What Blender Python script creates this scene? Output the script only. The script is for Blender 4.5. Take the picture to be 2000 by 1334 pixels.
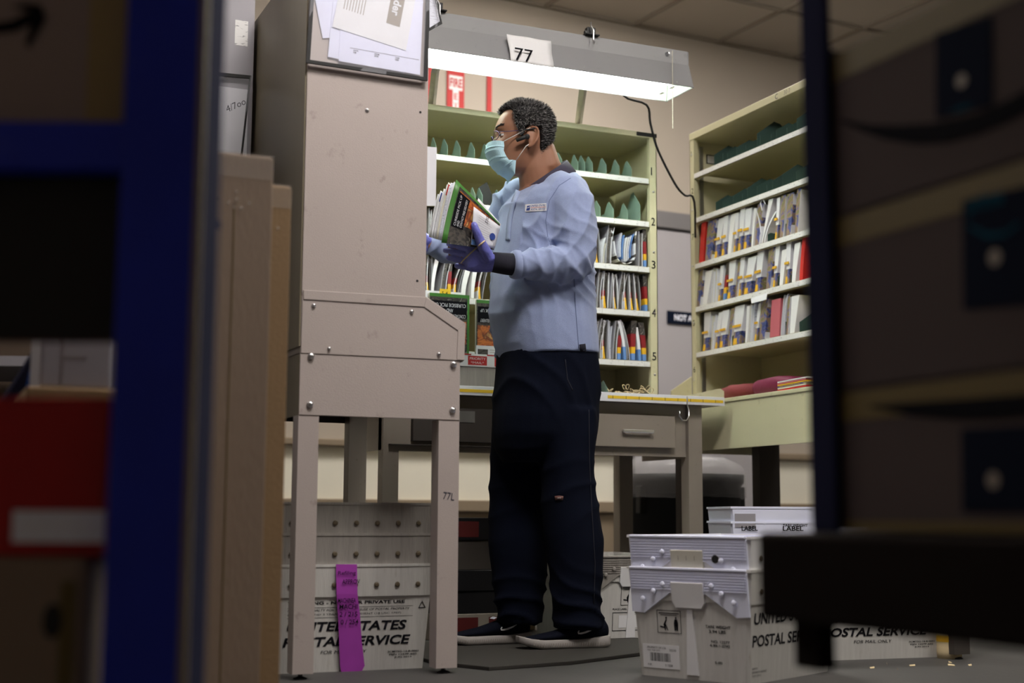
import bpy, bmesh, math, random
from mathutils import Vector, Matrix, noise
from mathutils.bvhtree import BVHTree
S = bpy.context.scene
COL = S.collection
for o in list(bpy.data.objects): bpy.data.objects.remove(o)
rnd = random.Random(77)
V = Vector
PI = math.pi

# ---------------------------------------------------------------- camera
YAW, PIT, ROL, FPX, HCAM = math.radians(23.8), math.radians(7.18), math.radians(.28), 2700., .42
_f = V((math.sin(YAW)*math.cos(PIT), math.cos(YAW)*math.cos(PIT), math.sin(PIT)))
_r = V((math.cos(YAW), -math.sin(YAW), 0)); _u = _r.cross(_f)
_r2 = _r*math.cos(ROL)+_u*math.sin(ROL); _u2 = _r2.cross(_f)
CP = V((0, 0, HCAM))
cd = bpy.data.cameras.new('camera'); cam = bpy.data.objects.new('camera', cd); COL.objects.link(cam)
m3 = Matrix((_r2, _u2, -_f)).transposed()
cam.matrix_world = Matrix.Translation(CP) @ m3.to_4x4()
cd.sensor_width = 36; cd.lens = 36*FPX/2000; cd.clip_start = .05; cd.clip_end = 60
cd.dof.use_dof = True; cd.dof.focus_distance = 4.42; cd.dof.aperture_fstop = 2.3
S.camera = cam
def ray(px, py): return _f+_r2*((px-1000)/FPX)-_u2*((py-667)/FPX)
def onx(px, py, x): d = ray(px, py); return CP+d*((x-CP.x)/d.x)
def ony(px, py, y): d = ray(px, py); return CP+d*((y-CP.y)/d.y)
def onz(px, py, z): d = ray(px, py); return CP+d*((z-CP.z)/d.z)
def atd(px, py, D): return CP+ray(px, py)*D

# ---------------------------------------------------------------- world, light, exposure
w = bpy.data.worlds.new('world'); S.world = w; w.use_nodes = True
w.node_tree.nodes['Background'].inputs[0].default_value = (.5, .55, .65, 1)
w.node_tree.nodes['Background'].inputs[1].default_value = .02
S.view_settings.view_transform = 'Standard'; S.view_settings.look = 'None'
S.view_settings.exposure = 1.12; S.view_settings.gamma = 1; S.view_settings.use_curve_mapping = False
S.display_settings.display_device = 'sRGB'
TUBE_POWER = 13.0
# ceiling troffers: x, y, emission strength, colour
TROFFERS = [(1.35, 2.3, 20.0, (1, .93, .88)), (3.5, 1.5, 15.0, (1, .94, .86)), (-1.3, 3.0, 5.0, (1, .93, .88)), (3.0, 5.5, 17.0, (1, .95, .88)), (4.6, 4.9, 8.0, (1, .94, .84)), (-.6, 5.4, 10, (1, .94, .84))]

# ---------------------------------------------------------------- materials
MATS = {}
def mat(name, c, rough=.5, metal=0, var=0, vscale=8, bump=0, bscale=60, spots=0, spotc=(.05, .04, .03), sscale=30, alpha=1, trans=0, stretch=None, spec=.5, sheen=0, ior=1.45):
    m = bpy.data.materials.new(name); m.use_nodes = True; nt = m.node_tree; N = nt.nodes; L = nt.links
    b = N['Principled BSDF']; b.inputs['Roughness'].default_value = rough; b.inputs['Metallic'].default_value = metal
    b.inputs['Base Color'].default_value = (*c, 1); b.inputs['Specular IOR Level'].default_value = spec
    b.inputs['Alpha'].default_value = alpha; b.inputs['Transmission Weight'].default_value = trans; b.inputs['IOR'].default_value = ior
    if sheen: b.inputs['Sheen Weight'].default_value = sheen; b.inputs['Sheen Roughness'].default_value = .6
    tc = N.new('ShaderNodeTexCoord'); mp = N.new('ShaderNodeMapping'); L.new(tc.outputs['Object'], mp.inputs[0])
    if stretch: mp.inputs['Scale'].default_value = stretch
    col = None
    if var:
        n = N.new('ShaderNodeTexNoise'); n.inputs['Scale'].default_value = vscale; n.inputs['Detail'].default_value = 6; L.new(mp.outputs[0], n.inputs[0])
        mx = N.new('ShaderNodeMix'); mx.data_type = 'RGBA'; L.new(n.outputs[0], mx.inputs[0])
        mx.inputs[6].default_value = (*[max(0, x*(1-var)) for x in c], 1); mx.inputs[7].default_value = (*[min(1, x*(1+var)) for x in c], 1)
        col = mx.outputs[2]; L.new(col, b.inputs['Base Color'])
    if spots:
        n = N.new('ShaderNodeTexNoise'); n.inputs['Scale'].default_value = sscale; n.inputs['Detail'].default_value = 8; n.inputs['Roughness'].default_value = .65; L.new(mp.outputs[0], n.inputs[0])
        r = N.new('ShaderNodeValToRGB'); r.color_ramp.elements[0].position = .62; r.color_ramp.elements[1].position = .72; L.new(n.outputs[0], r.inputs[0])
        k = N.new('ShaderNodeMath'); k.operation = 'MULTIPLY'; k.inputs[1].default_value = spots; L.new(r.outputs[0], k.inputs[0])
        mx = N.new('ShaderNodeMix'); mx.data_type = 'RGBA'; L.new(k.outputs[0], mx.inputs[0])
        if col: L.new(col, mx.inputs[6])
        else: mx.inputs[6].default_value = (*c, 1)
        mx.inputs[7].default_value = (*spotc, 1); L.new(mx.outputs[2], b.inputs['Base Color'])
    if bump:
        n = N.new('ShaderNodeTexNoise'); n.inputs['Scale'].default_value = bscale; n.inputs['Detail'].default_value = 4; L.new(mp.outputs[0], n.inputs[0])
        bp = N.new('ShaderNodeBump'); bp.inputs['Strength'].default_value = bump; bp.inputs['Distance'].default_value = .01; L.new(n.outputs[0], bp.inputs['Height']); L.new(bp.outputs[0], b.inputs['Normal'])
    MATS[name] = m; return m
def emis(name, c, s):
    m = bpy.data.materials.new(name); m.use_nodes = True; b = m.node_tree.nodes['Principled BSDF']
    b.inputs['Base Color'].default_value = (.8, .8, .8, 1); b.inputs['Emission Color'].default_value = (*c, 1); b.inputs['Emission Strength'].default_value = s
    MATS[name] = m; return m
panel = mat('beige enamel', (.42, .365, .345), .42, var=.05, vscale=5, bump=.08, bscale=300, spots=.45, spotc=(.16, .12, .10), sscale=14)
panel_side = mat('tan enamel side', (.20, .17, .115), .45, var=.1, vscale=4, stretch=(6, 6, .6), bump=.05)
cream = mat('cream enamel', (.60, .57, .38), .42, var=.05, vscale=5, spots=.35, spotc=(.25, .22, .12), sscale=22)
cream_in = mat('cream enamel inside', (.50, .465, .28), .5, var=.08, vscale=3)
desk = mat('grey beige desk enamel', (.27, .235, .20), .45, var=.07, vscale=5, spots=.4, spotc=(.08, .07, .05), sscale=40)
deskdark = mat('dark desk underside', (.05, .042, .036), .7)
chrome = mat('zinc', (.6, .6, .62), .28, 1)
steelrail = mat('galvanised rail', (.4, .4, .38), .4, .9, var=.2, vscale=30)
lampgrey = mat('lamp grey enamel', (.24, .24, .25), .4, var=.04, spots=.2, spotc=(.1, .1, .1), sscale=40)
lampwhite = mat('lamp white enamel', (.78, .86, .74), .35)
tubeE = emis('lit tube', (.93, 1, .93), TUBE_POWER)
black = mat('black', (.006, .006, .007), .6)
blackm = mat('black metal', (.015, .015, .017), .4, .3)
ink = mat('black ink', (.008, .008, .011), .9, spec=.08)
inkblue = mat('blue ink', (.02, .05, .25), .7)
inkred = mat('red ink', (.45, .02, .02), .6)
pen = mat('marker pen', (.03, .03, .05), .7)
white = mat('white card', (.72, .72, .74), .6, var=.04, vscale=10)
paper = mat('white paper', (.68, .69, .74), .7, var=.05, vscale=20)
paper2 = mat('cream paper', (.62, .60, .52), .7, var=.05, vscale=20)
paperblue = mat('blue paper', (.12, .25, .55), .6)
green = mat('divider green', (.20, .30, .25), .6, var=.1, vscale=20)  # lighter copy for the back case, lamp light put into the colour
greendk = mat('shaded divider green', (.035, .075, .065), .6, var=.15, vscale=14)  # shaded copy of the divider green for the right case
tubw = mat('white corrugated plastic', (.54, .53, .51), .45, var=.16, vscale=6, bump=.15, bscale=20, stretch=(14, 14, 1), spots=.3, spotc=(.22, .17, .1), sscale=9, trans=0)
tubg = mat('grey corrugated plastic', (.30, .28, .26), .5, var=.25, vscale=6, bump=.15, bscale=20, stretch=(14, 14, 1), spots=.4, spotc=(.12, .09, .05), sscale=12)
tubb = mat('bluish white plastic', (.76, .79, .96), .4, var=.05, vscale=6)
purple = mat('purple tape', (.36, .05, .40), .5, var=.15, vscale=20)
card = mat('cardboard', (.25, .185, .135), .75, var=.08, vscale=5, bump=.1, bscale=120, stretch=(1, 1, .3))
card2 = mat('tan cardboard', (.25, .16, .08), .75, var=.1, vscale=5, bump=.1, bscale=120)
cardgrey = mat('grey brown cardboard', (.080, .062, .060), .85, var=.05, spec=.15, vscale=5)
tape = mat('brown tape', (.12, .085, .02), .55, var=.1)
cleartape = mat('clear tape', (.55, .5, .45), .12, alpha=.25)
blue = mat('blue rack paint', (.010, .03, .50), .55, var=.25, vscale=6, spots=.4, spotc=(.12, .14, .25), sscale=5)
navysteel = mat('navy steel', (.016, .018, .045), .95, 0, var=.2, spec=.08)
edge_light = mat('edge highlight', (.25, .2, .13), .5)  # yellowish highlight along the post edge, put into the colour
darkiron = mat('dark iron', (.008, .005, .004), .85, spec=.1, var=.4, vscale=5)
red = mat('red plastic', (.42, .004, .006), .45, var=.15, vscale=4)
whitelabel = mat('label white', (.85, .87, 1), .5)
navylabel = mat('navy label', (.005, .008, .02), .9, spec=.1)
tealink = mat('teal ink', (.005, .06, .10), .9, spec=.1)
concrete = mat('concrete floor', (.050, .048, .046), .6, var=.2, vscale=3, bump=.1, bscale=40, spots=.3, spotc=(.05, .045, .04), sscale=5)
matm = mat('rubber mat', (.028, .025, .022), .75, var=.1, bump=.1, bscale=200)
wallp = mat('wall paint', (.42, .365, .31), .8, var=.03, vscale=2)
walllow = mat('lit lower wall', (.80, .76, .66), .7, var=.03, vscale=2)  # cream lower wall, the bright light on it put into the colour
walltan = mat('tan wall base', (.26, .20, .14), .7)
doorm = mat('grey door paint', (.36, .34, .36), .6, var=.05, vscale=3, spots=.15, sscale=4)
doorfr = mat('door frame paint', (.17, .16, .165), .5)
ceil = mat('ceiling tile', (.50, .45, .40), .9, bump=.3, bscale=200)
ceilgrid = mat('ceiling grid', (.30, .26, .22), .7)
skin = mat('skin', (.27, .125, .075), .48, var=.12, vscale=30, bump=.06, bscale=300)
shirt = mat('light blue fleece', (.27, .33, .53), .9, var=.08, vscale=150, bump=.3, bscale=600, sheen=.2, spec=.3)
shirtnavy = mat('navy knit', (.012, .012, .022), .9, bump=.2, bscale=500)
sheetp = mat('bluish sheet', (.66, .68, .86), .7, var=.06, vscale=20)
navycollar = mat('faded navy collar', (.035, .03, .055), .85)
trouser = mat('navy twill', (.002, .0035, .011), .95, spec=.15, var=.2, vscale=10, bump=.15, bscale=500)
glove = mat('blue nitrile', (.16, .17, .56), .38, var=.15, vscale=50, bump=.25, bscale=120)
maskm = mat('mask blue', (.42, .64, .74), .8, bump=.1, bscale=400)
loopm = mat('ear loop', (.8, .75, .72), .8)
sole = mat('white foam sole', (.28, .26, .25), .6, var=.06)
shoem = mat('dark mesh shoe', (.004, .005, .011), .9, spec=.1, bump=.4, bscale=500)
lens = mat('clear lens', (.95, .95, .95), .02, trans=1, ior=1.1)
film = mat('clear film', (.9, .92, 1), .08, alpha=.16, spec=1, bump=.35, bscale=9)
bagm = mat('clear bag', (.8, .8, .85), .2, alpha=.16, bump=.8, bscale=14)
band = mat('rubber', (.62, .50, .30), .6)
yellow = mat('yellow tape', (.75, .50, .03), .5, var=.08, vscale=40)
gold = mat('gold print', (.70, .40, .02), .45)
redcloth = mat('dark red cloth', (.20, .035, .04), .8, bump=.2, bscale=200)
magenta = mat('magenta cloth', (.16, .01, .05), .6, bump=.1)
pinkp = mat('pink paper', (.50, .12, .15), .7)
redp = mat('red card', (.55, .02, .015), .5)
dimred = mat('dim red print', (.09, .006, .006), .6)
dkred = mat('deep red print', (.22, .01, .015), .45)
ltgreen = mat('leaf green print', (.05, .19, .03), .45)
hair_d = mat('hair dark', (.012, .011, .012), .6)
hair_g = mat('hair grey', (.22, .21, .21), .55)
irisd = mat('dark eye', (.01, .007, .005), .2)
lilac = mat('grey lilac enamel', (.30, .29, .32), .5, var=.05)
bluestrap = mat('blue strap', (.01, .10, .45), .6)
navybag = mat('navy cloth', (.008, .01, .04), .8)
def multi(name, cols, scale, rough=.5):
    m = bpy.data.materials.new(name); m.use_nodes = True; N = m.node_tree.nodes; L = m.node_tree.links
    b = N['Principled BSDF']; b.inputs['Roughness'].default_value = rough
    tc = N.new('ShaderNodeTexCoord'); n = N.new('ShaderNodeTexNoise'); n.inputs['Scale'].default_value = scale; n.inputs['Detail'].default_value = 5; n.inputs['Distortion'].default_value = 1.2
    L.new(tc.outputs['Object'], n.inputs[0]); r = N.new('ShaderNodeValToRGB'); r.color_ramp.interpolation = 'LINEAR'
    e = r.color_ramp.elements
    for i, c in enumerate(cols):
        p = .3+.4*i/(len(cols)-1)
        if i < 2: e[i].position = p; e[i].color = (*c, 1)
        else: x = e.new(p); x.color = (*c, 1)
    L.new(n.outputs[0], r.inputs[0]); L.new(r.outputs[0], b.inputs['Base Color']); MATS[name] = m; return m
photo = multi('garden photo print', [(.02, .03, .02), (.05, .08, .30), (.30, .20, .12), (.12, .16, .05), (.45, .33, .25)], 28)
food = multi('food photo print', [(.02, .005, .005), (.25, .02, .01), (.55, .16, .03), (.12, .02, .01), (.6, .35, .12)], 24)
dark = multi('dark photo print', [(.01, .01, .01), (.08, .07, .06), (.01, .01, .012), (.3, .28, .25)], 30)
def printed(name, base=(.7, .7, .72), inkc=(.12, .12, .14), sx=(90, 90, 260), thr=.56):
    m = bpy.data.materials.new(name); m.use_nodes = True; N = m.node_tree.nodes; L = m.node_tree.links
    b = N['Principled BSDF']; b.inputs['Roughness'].default_value = .55
    tc = N.new('ShaderNodeTexCoord'); mp = N.new('ShaderNodeMapping'); mp.inputs['Scale'].default_value = sx; L.new(tc.outputs['Object'], mp.inputs[0])
    n = N.new('ShaderNodeTexNoise'); n.inputs['Scale'].default_value = 1; n.inputs['Detail'].default_value = 3; L.new(mp.outputs[0], n.inputs[0])
    r = N.new('ShaderNodeValToRGB'); r.color_ramp.elements[0].position = thr; r.color_ramp.elements[1].position = thr+.06
    r.color_ramp.elements[0].color = (*base, 1); r.color_ramp.elements[1].color = (*inkc, 1)
    L.new(n.outputs[0], r.inputs[0]); L.new(r.outputs[0], b.inputs['Base Color']); MATS[name] = m; return m
labelp = printed('printed shelf label', (.72, .72, .72), (.3, .3, .32), sx=(60, 60, 260), thr=.62)
letterp = printed('printed letter', (.60, .62, .72), (.25, .25, .3), (60, 60, 500), .6)

# ---------------------------------------------------------------- mesh helpers
_tmp = bpy.data.scenes.new('workbench')
def evalmesh(o):      # evaluate one object's modifiers / font in a small scene of its own
    _tmp.collection.objects.link(o); vl = _tmp.view_layers[0]; vl.update(); me = bpy.data.meshes.new_from_object(o.evaluated_get(vl.depsgraph)); bpy.data.objects.remove(o); return me
class MB:
    def __init__(s): s.v = []; s.f = []; s.m = []
    def add(s, vs, fs, mi=0):
        n = len(s.v); s.v += [V(p) for p in vs]; s.f += [tuple(i+n for i in f) for f in fs]; s.m += [mi]*len(fs); return s
    def box(s, x0, x1, y0, y1, z0, z1, mi=0):
        x0, x1 = min(x0, x1), max(x0, x1); y0, y1 = min(y0, y1), max(y0, y1); z0, z1 = min(z0, z1), max(z0, z1)
        return s.add([(x0, y0, z0), (x1, y0, z0), (x1, y1, z0), (x0, y1, z0), (x0, y0, z1), (x1, y0, z1), (x1, y1, z1), (x0, y1, z1)],
                     [(0, 3, 2, 1), (4, 5, 6, 7), (0, 1, 5, 4), (1, 2, 6, 5), (2, 3, 7, 6), (3, 0, 4, 7)], mi)
    def hexa(s, b, t, mi=0):      # bottom 4 pts ccw seen from above, top 4
        return s.add(list(b)+list(t), [(0, 3, 2, 1), (4, 5, 6, 7), (0, 1, 5, 4), (1, 2, 6, 5), (2, 3, 7, 6), (3, 0, 4, 7)], mi)
    def slab(s, O, R, U, N, mi=0):   # box from corner O with edge vectors
        O, R, U, N = V(O), V(R), V(U), V(N)
        p = [O, O+R, O+R+N, O+N]; return s.hexa(p, [q+U for q in p], mi)
    def prism(s, pts, d, mi=0):      # planar polygon extruded by vector d
        n = len(pts); d = V(d); pts = [V(p) for p in pts]
        return s.add(pts+[p+d for p in pts], [tuple(range(n)), tuple(range(2*n-1, n-1, -1))]+[(i, i+n, (i+1) % n+n, (i+1) % n) for i in range(n)], mi)
    def loft(s, rings, cap=True, mi=0, closed=True):
        n = len(rings[0]); vs = [p for r in rings for p in r]; fs = []
        for k in range(len(rings)-1):
            for i in range(n if closed else n-1):
                j = (i+1) % n; fs.append((k*n+i, k*n+j, (k+1)*n+j, (k+1)*n+i))
        if cap and closed: fs += [tuple(range(n-1, -1, -1)), tuple(range((len(rings)-1)*n, len(rings)*n))]
        return s.add(vs, fs, mi)
    def tube(s, pts, r, n=8, mi=0, cap=True, flat=1, up=None):
        pts = [V(p) for p in pts]; rr = r if isinstance(r, (list, tuple)) else [r]*len(pts)
        rings = []; prev = None
        for i, p in enumerate(pts):
            t = (pts[min(i+1, len(pts)-1)]-pts[max(i-1, 0)]).normalized()
            if prev is None:
                a = V(up) if up else (V((0, 0, 1)) if abs(t.z) < .9 else V((1, 0, 0)))
            else: a = prev
            a = (a-t*a.dot(t)).normalized(); prev = a; b = t.cross(a)
            rings.append([p+(a*math.cos(2*PI*k/n)+b*math.sin(2*PI*k/n)*flat)*rr[i] for k in range(n)])
        return s.loft(rings, cap, mi)
    def limb(s, pts, r, n=14, flat=1, up=None):     # tube with round ends
        pts = [V(p) for p in pts]; r = list(r)
        d0 = (pts[0]-pts[1]).normalized(); d1 = (pts[-1]-pts[-2]).normalized()
        P = [pts[0]+d0*r[0]*.95, pts[0]+d0*r[0]*.7]+pts+[pts[-1]+d1*r[-1]*.7, pts[-1]+d1*r[-1]*.95]
        return s.tube(P, [r[0]*.25, r[0]*.7]+r+[r[-1]*.7, r[-1]*.25], n, flat=flat, up=up)
    def lathe(s, prof, c=(0, 0, 0), n=24, mi=0, axis='z', cap=True):
        rings = []
        for r, h in prof:
            ring = []
            for k in range(n):
                a = 2*PI*k/n; x, y = r*math.cos(a), r*math.sin(a)
                q = (x, y, h) if axis == 'z' else ((x, h, -y) if axis == 'y' else (h, x, y))
                ring.append(V(c)+V(q))
            rings.append(ring)
        return s.loft(rings, cap, mi)
    def ball(s, c, r, n=10, m=6, mi=0):
        r = (r, r, r) if not isinstance(r, (tuple, list)) else r
        rings = []
        for i in range(m+1):
            a = -PI/2+PI*(i+.02 if i == 0 else (i-.02 if i == m else i))/m
            rings.append([V(c)+V((r[0]*math.cos(a)*math.cos(2*PI*k/n), r[1]*math.cos(a)*math.sin(2*PI*k/n), r[2]*math.sin(a))) for k in range(n)])
        return s.loft(rings, True, mi)
    def mesh(s, name, mats, smooth=False):
        me = bpy.data.meshes.new(name); me.from_pydata([tuple(v) for v in s.v], [], s.f)
        for m in (mats if isinstance(mats, (list, tuple)) else [mats]): me.materials.append(m)
        me.polygons.foreach_set('material_index', s.m)
        if smooth: me.polygons.foreach_set('use_smooth', [True]*len(s.f))
        me.validate(); bm = bmesh.new(); bm.from_mesh(me); bmesh.ops.recalc_face_normals(bm, faces=bm.faces); bm.to_mesh(me); bm.free(); me.update(); return me
    def build(s, name, mats, parent=None, smooth=False, bevel=0, auto=False, label=None, segs=2):
        o = bpy.data.objects.new(name, s.mesh(name, mats, smooth or auto)); COL.objects.link(o)
        if parent: o.parent = parent
        if bevel:
            b = o.modifiers.new('bevel', 'BEVEL'); b.width = bevel; b.segments = segs; b.limit_method = 'ANGLE'; b.angle_limit = .6
        if auto:
            o.data.shade_smooth() if hasattr(o.data, 'shade_smooth') else None
            try: o.data.set_sharp_from_angle(angle=.6)
            except Exception: pass
        if label: o['label'] = label
        return o
def tag(o, label, cat, group=None):
    o['label'] = label; o['category'] = cat
    if group: o['group'] = group
    return o
def thing(name, label, cat, loc=(0, 0, 0), rz=0, group=None):
    o = bpy.data.objects.new(name, None); COL.objects.link(o); o.location = loc; o.rotation_euler = (0, 0, rz); o.empty_display_size = .1
    return tag(o, label, cat, group)
def stru(o): o['kind'] = 'structure'; return o
def text(s, O, R, U, h, mt, parent=None, width=None, name='lettering', bold=0, shear=0, center=False, lift=.0006, lspace=1):
    cu = bpy.data.curves.new('t', 'FONT'); cu.body = s; cu.size = 1; cu.extrude = 0; cu.offset = bold; cu.shear = shear; cu.resolution_u = 3; cu.space_line = lspace
    t = bpy.data.objects.new('t', cu); me = evalmesh(t); bpy.data.curves.remove(cu)
    xs = [v.co.x for v in me.vertices]; ys = [v.co.y for v in me.vertices]
    if not xs: return None
    x0, x1, y0, y1 = min(xs), max(xs), min(ys), max(ys)
    R, U = V(R).normalized(), V(U).normalized(); Nn = R.cross(U)
    sy = h/(y1-y0); sx = (width/(x1-x0)) if width else sy
    O = V(O)
    for v in me.vertices:
        x = (v.co.x-(x0+x1)/2 if center else v.co.x-x0)*sx; y = (v.co.y-(y0+y1)/2 if center else v.co.y-y0)*sy
        v.co = O+R*x+U*y+Nn*lift
    me.materials.clear(); me.materials.append(mt); me.name = name
    o = bpy.data.objects.new(name, me); COL.objects.link(o)
    if parent: o.parent = parent
    return o
def copytree(o, parent=None):
    c = o.copy(); COL.objects.link(c)
    if parent: c.parent = parent
    for ch in list(o.children): copytree(ch, c)
    return c

# ================================================================ SETTING
WA = math.atan(.0825)
def wy(x): return 6.89+.0825*(x-3.16)
stru(MB().box(-3, 9, -3, 8, -.1, 0).build('floor', concrete))
def wallprism(x0, x1, z0, z1, d0, d1, m, name, kind=True, parent=None, bevel=0):
    b = MB(); b.hexa([(x0, wy(x0)-d1, z0), (x1, wy(x1)-d1, z0), (x1, wy(x1)-d0, z0), (x0, wy(x0)-d0, z0)], [(x0, wy(x0)-d1, z1), (x1, wy(x1)-d1, z1), (x1, wy(x1)-d0, z1), (x0, wy(x0)-d0, z1)])
    o = b.build(name, m, parent, bevel=bevel)
    if kind and not parent: stru(o)
    return o
wb = wallprism(-3, 9, -.1, 3.45, -.12, 0, wallp, 'wall_back')
wallprism(-3, 3.72, .5, .765, 0, .012, walllow, 'lit_wall_band', parent=wb)
wallprism(4.72, 9, .5, .765, 0, .012, walllow, 'lit_wall_band', parent=wb)
wallprism(-3, 3.72, 0, .44, 0, .012, walltan, 'wainscot', parent=wb)
wallprism(4.72, 9, 0, .44, 0, .012, walltan, 'wainscot', parent=wb)
for i, (a, b_) in enumerate(((-3, 3.7), (4.74, 9))):
    wallprism(a, b_, .765, .80, 0, .05, walltan, 'trim_%d' % (i+1), bevel=.005)
    wallprism(a, b_, .44, .50, 0, .045, walltan, 'trim_%d' % (i+3), bevel=.005)
stru(MB().box(-3.1, -3, -3, 8, -.1, 3.45).build('wall_left', wallp))
stru(MB().box(9, 9.1, -3, 8, -.1, 3.45).build('wall_right', wallp))
stru(MB().box(-3, 9, -3.1, -3, -.1, 3.45).build('wall_front', wallp))
ce = stru(MB().box(-3, 9, -3, 8, 3.36, 3.45).build('ceiling', ceil))
# ceiling grid in the wall's own direction
ex = V((math.cos(WA), math.sin(WA), 0)); ey = V((-math.sin(WA), math.cos(WA), 0)); gO = V((3.84, 6.93, 0))
tile = MB().box(.012, .598, -.598, -.012, 3.315, 3.335).mesh('ceiling_tile', ceil)
gb = MB()
for i in range(-7, 9):
    for j in range(0, 7):
        p = gO+ex*(.61*i)-ey*(.61*j)
        if -2.9 < p.x < 8.6:
            t = bpy.data.objects.new('ceiling_tile', tile); COL.objects.link(t); t.parent = ce; t.location = (p.x, p.y, 0); t.rotation_euler = (0, 0, WA)
for i in range(-8, 9):
    p = gO+ex*(.61*i); gb.slab(p-ex*.012-ey*4.3+V((0, 0, 3.30)), ex*.024, V((0, 0, .03)), ey*4.3)
for j in range(0, 8):
    p = gO-ey*(.61*j)-ex*5; gb.slab(p-ey*.012+V((0, 0, 3.30)), ex*10, V((0, 0, .03)), ey*.024)
gb.build('ceiling_grid', ceilgrid, ce)['kind'] = 'stuff'
# grey door with frame and sign
dr = stru(MB().box(3.79, 4.65, 0, .05, .01, 2.08).build('door_1', doorm, bevel=.004)); dr.location = (0, wy(4.2)-.03, 0)
dr.location = (0, 0, 0)
dr.data = None if False else dr.data
for v in dr.data.vertices: v.co.y += wy(v.co.x)-.06
fr = MB()
for x0, x1, z0, z1 in ((3.70, 3.79, 0, 2.17), (4.65, 4.74, 0, 2.17), (3.6, 4.84, 2.09, 2.19)):
    fr.hexa([(x0, wy(x0)-.08, z0), (x1, wy(x1)-.08, z0), (x1, wy(x1), z0), (x0, wy(x0), z0)], [(x0, wy(x0)-.08, z1), (x1, wy(x1)-.08, z1), (x1, wy(x1), z1), (x0, wy(x0), z1)])
fr.build('door_frame', doorfr, dr, bevel=.006)
sg = thing('door_sign', 'small navy NOT AN EXIT sign on the grey door', 'sign', (4.02, wy(4.02)-.068, 1.53), WA)
MB().box(0, .35, -.004, 0, 0, .075).build('plate', navylabel, sg, bevel=.002)
text('NOT AN EXIT', (.05, -.0045, .02), (1, 0, 0), (0, 0, 1), .036, whitelabel, sg, width=.25, bold=.03)
# fire extinguisher banner
fs = thing('fire_sign', 'tall red and white FIRE EXTINGUISHER banner high on back wall', 'sign', (2.62, wy(2.7)-.012, 2.39), WA)
MB().box(0, .105, -.004, 0, 0, .62).build('banner', inkred, fs)
MB().box(.035, .07, -.006, -.004, 0, .34).box(.012, .093, -.006, -.004, .34, .42).build('white_field', white, fs)
text('FIRE', (.016, -.0065, .355), (1, 0, 0), (0, 0, 1), .05, inkred, fs, width=.073, bold=.03)
for k, ch in enumerate('EXTING'): text(ch, (.041, -.0065, .285-.052*k), (1, 0, 0), (0, 0, 1), .036, inkred, fs, width=.022, bold=.02)
for x, nm in ((2.865, 'right of the fire sign'), (2.50, 'left of the fire sign')):
    tag(MB().box(x, x+.028, wy(x)-.012, wy(x)-.001, 2.4, 3.1).build('red_stripe', inkred), 'narrow red vertical stripe of tape on wall %s' % nm, 'stripe')
# overhead light fixtures (outside the frame, the room's own)
for i, (x, y, s, c) in enumerate(TROFFERS):
    t = thing('ceiling_light', 'recessed ceiling light panel, %s' % ['above the aisle before the case end', 'above the dark cart at the right', 'above the far left aisle', 'near the back wall behind the case', 'above the right-hand case', 'near the back wall on the left'][i], 'light', (x, y, 3.27))
    MB().box(-.61, .61, -.31, .31, .02, .05).build('frame', lampwhite, t)
    MB().box(-.57, .57, -.27, .27, 0, .019).build('diffuser', emis('diffuser%d' % i, c, s), t)

# ================================================================ CARRIER CASES
def divider_mesh(name, m, h, d=.26, r=.045):
    p = [(0, 0, 0), (0, 0, h*.5), (0, r, h), (0, r*1.35, h*.94), (0, r*2.1, h*.42), (0, d*.75, h*.25), (0, d, 0)]
    return MB().prism(p, (.0016, 0, 0)).mesh(name, m)
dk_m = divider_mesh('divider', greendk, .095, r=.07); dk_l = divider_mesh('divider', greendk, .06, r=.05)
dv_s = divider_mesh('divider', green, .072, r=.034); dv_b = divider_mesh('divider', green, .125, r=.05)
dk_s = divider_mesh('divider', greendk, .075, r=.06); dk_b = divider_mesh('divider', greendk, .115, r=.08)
def case(name, label, loc, rz, W, D, z0, z1, shelves, mo, mi, top_rail=.022, th=.022, divs=(), post=.032, rail=True):
    t = thing(name, label, 'case', loc, rz)
    MB().box(0, W, -.002, D, z1-top_rail, z1).build('top', mo, t, bevel=.002)
    for x0, x1, nm in ((0, .003, 'side_panel'), (W-.003, W, 'side_panel')):
        b = MB().box(x0, x1, 0, D, z0, z1-top_rail)
        xa, xb = (x0, x0+post) if x0 == 0 else (W-post, W)
        b.box(xa, xb, 0, .003, z0, z1-top_rail); b.box(*((xb-.003, xb) if x0 == 0 else (xa, xa+.003)), .003, .02, z0, z1-top_rail)
        b.build(nm, mo, t)
        xr = .0035 if x0 == 0 else W-.0075
        if rail: MB().box(xr, xr+.004, .045, .062, z0+.01, z1-top_rail-.02).build('slotted_rail', steelrail, t)
    MB().box(.003, W-.003, D-.003, D, z0, z1-top_rail).build('back_panel', mi, t)
    for i, z in enumerate(shelves):
        sh = MB().box(.033, W-.033, .0, D-.004, z+th-.004, z+th).box(.033, W-.033, 0, .004, z, z+th-.004).box(.033, W-.033, .0, .02, z, z+.002).build('shelf', mi, t)
        x = .036
        while x < W-.04:
            x1 = min(W-.036, x+rnd.uniform(.07, .2)); MB().box(x, x1-.001, -.0018, 0, z+.001, z+th-.001).build('label_strip', labelp, sh); x = x1
    for x, z, me in divs:
        o = bpy.data.objects.new('divider', me); COL.objects.link(o); o.parent = t; o.location = (x, .012, z+.0001); o.rotation_euler = (0, 0, rnd.uniform(-.05, .05))
    for x in (.016, W-.016):
        for z in [z0+.1+k*.24 for k in range(int((z1-z0-.15)/.24)+1)]:
            MB().lathe([(.0045, 0), (.0045, -.002), (.002, -.003)], (x, 0, z), 8, axis='y').build('screw', chrome, t)
    return t
TT = .862   # table top height
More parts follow.
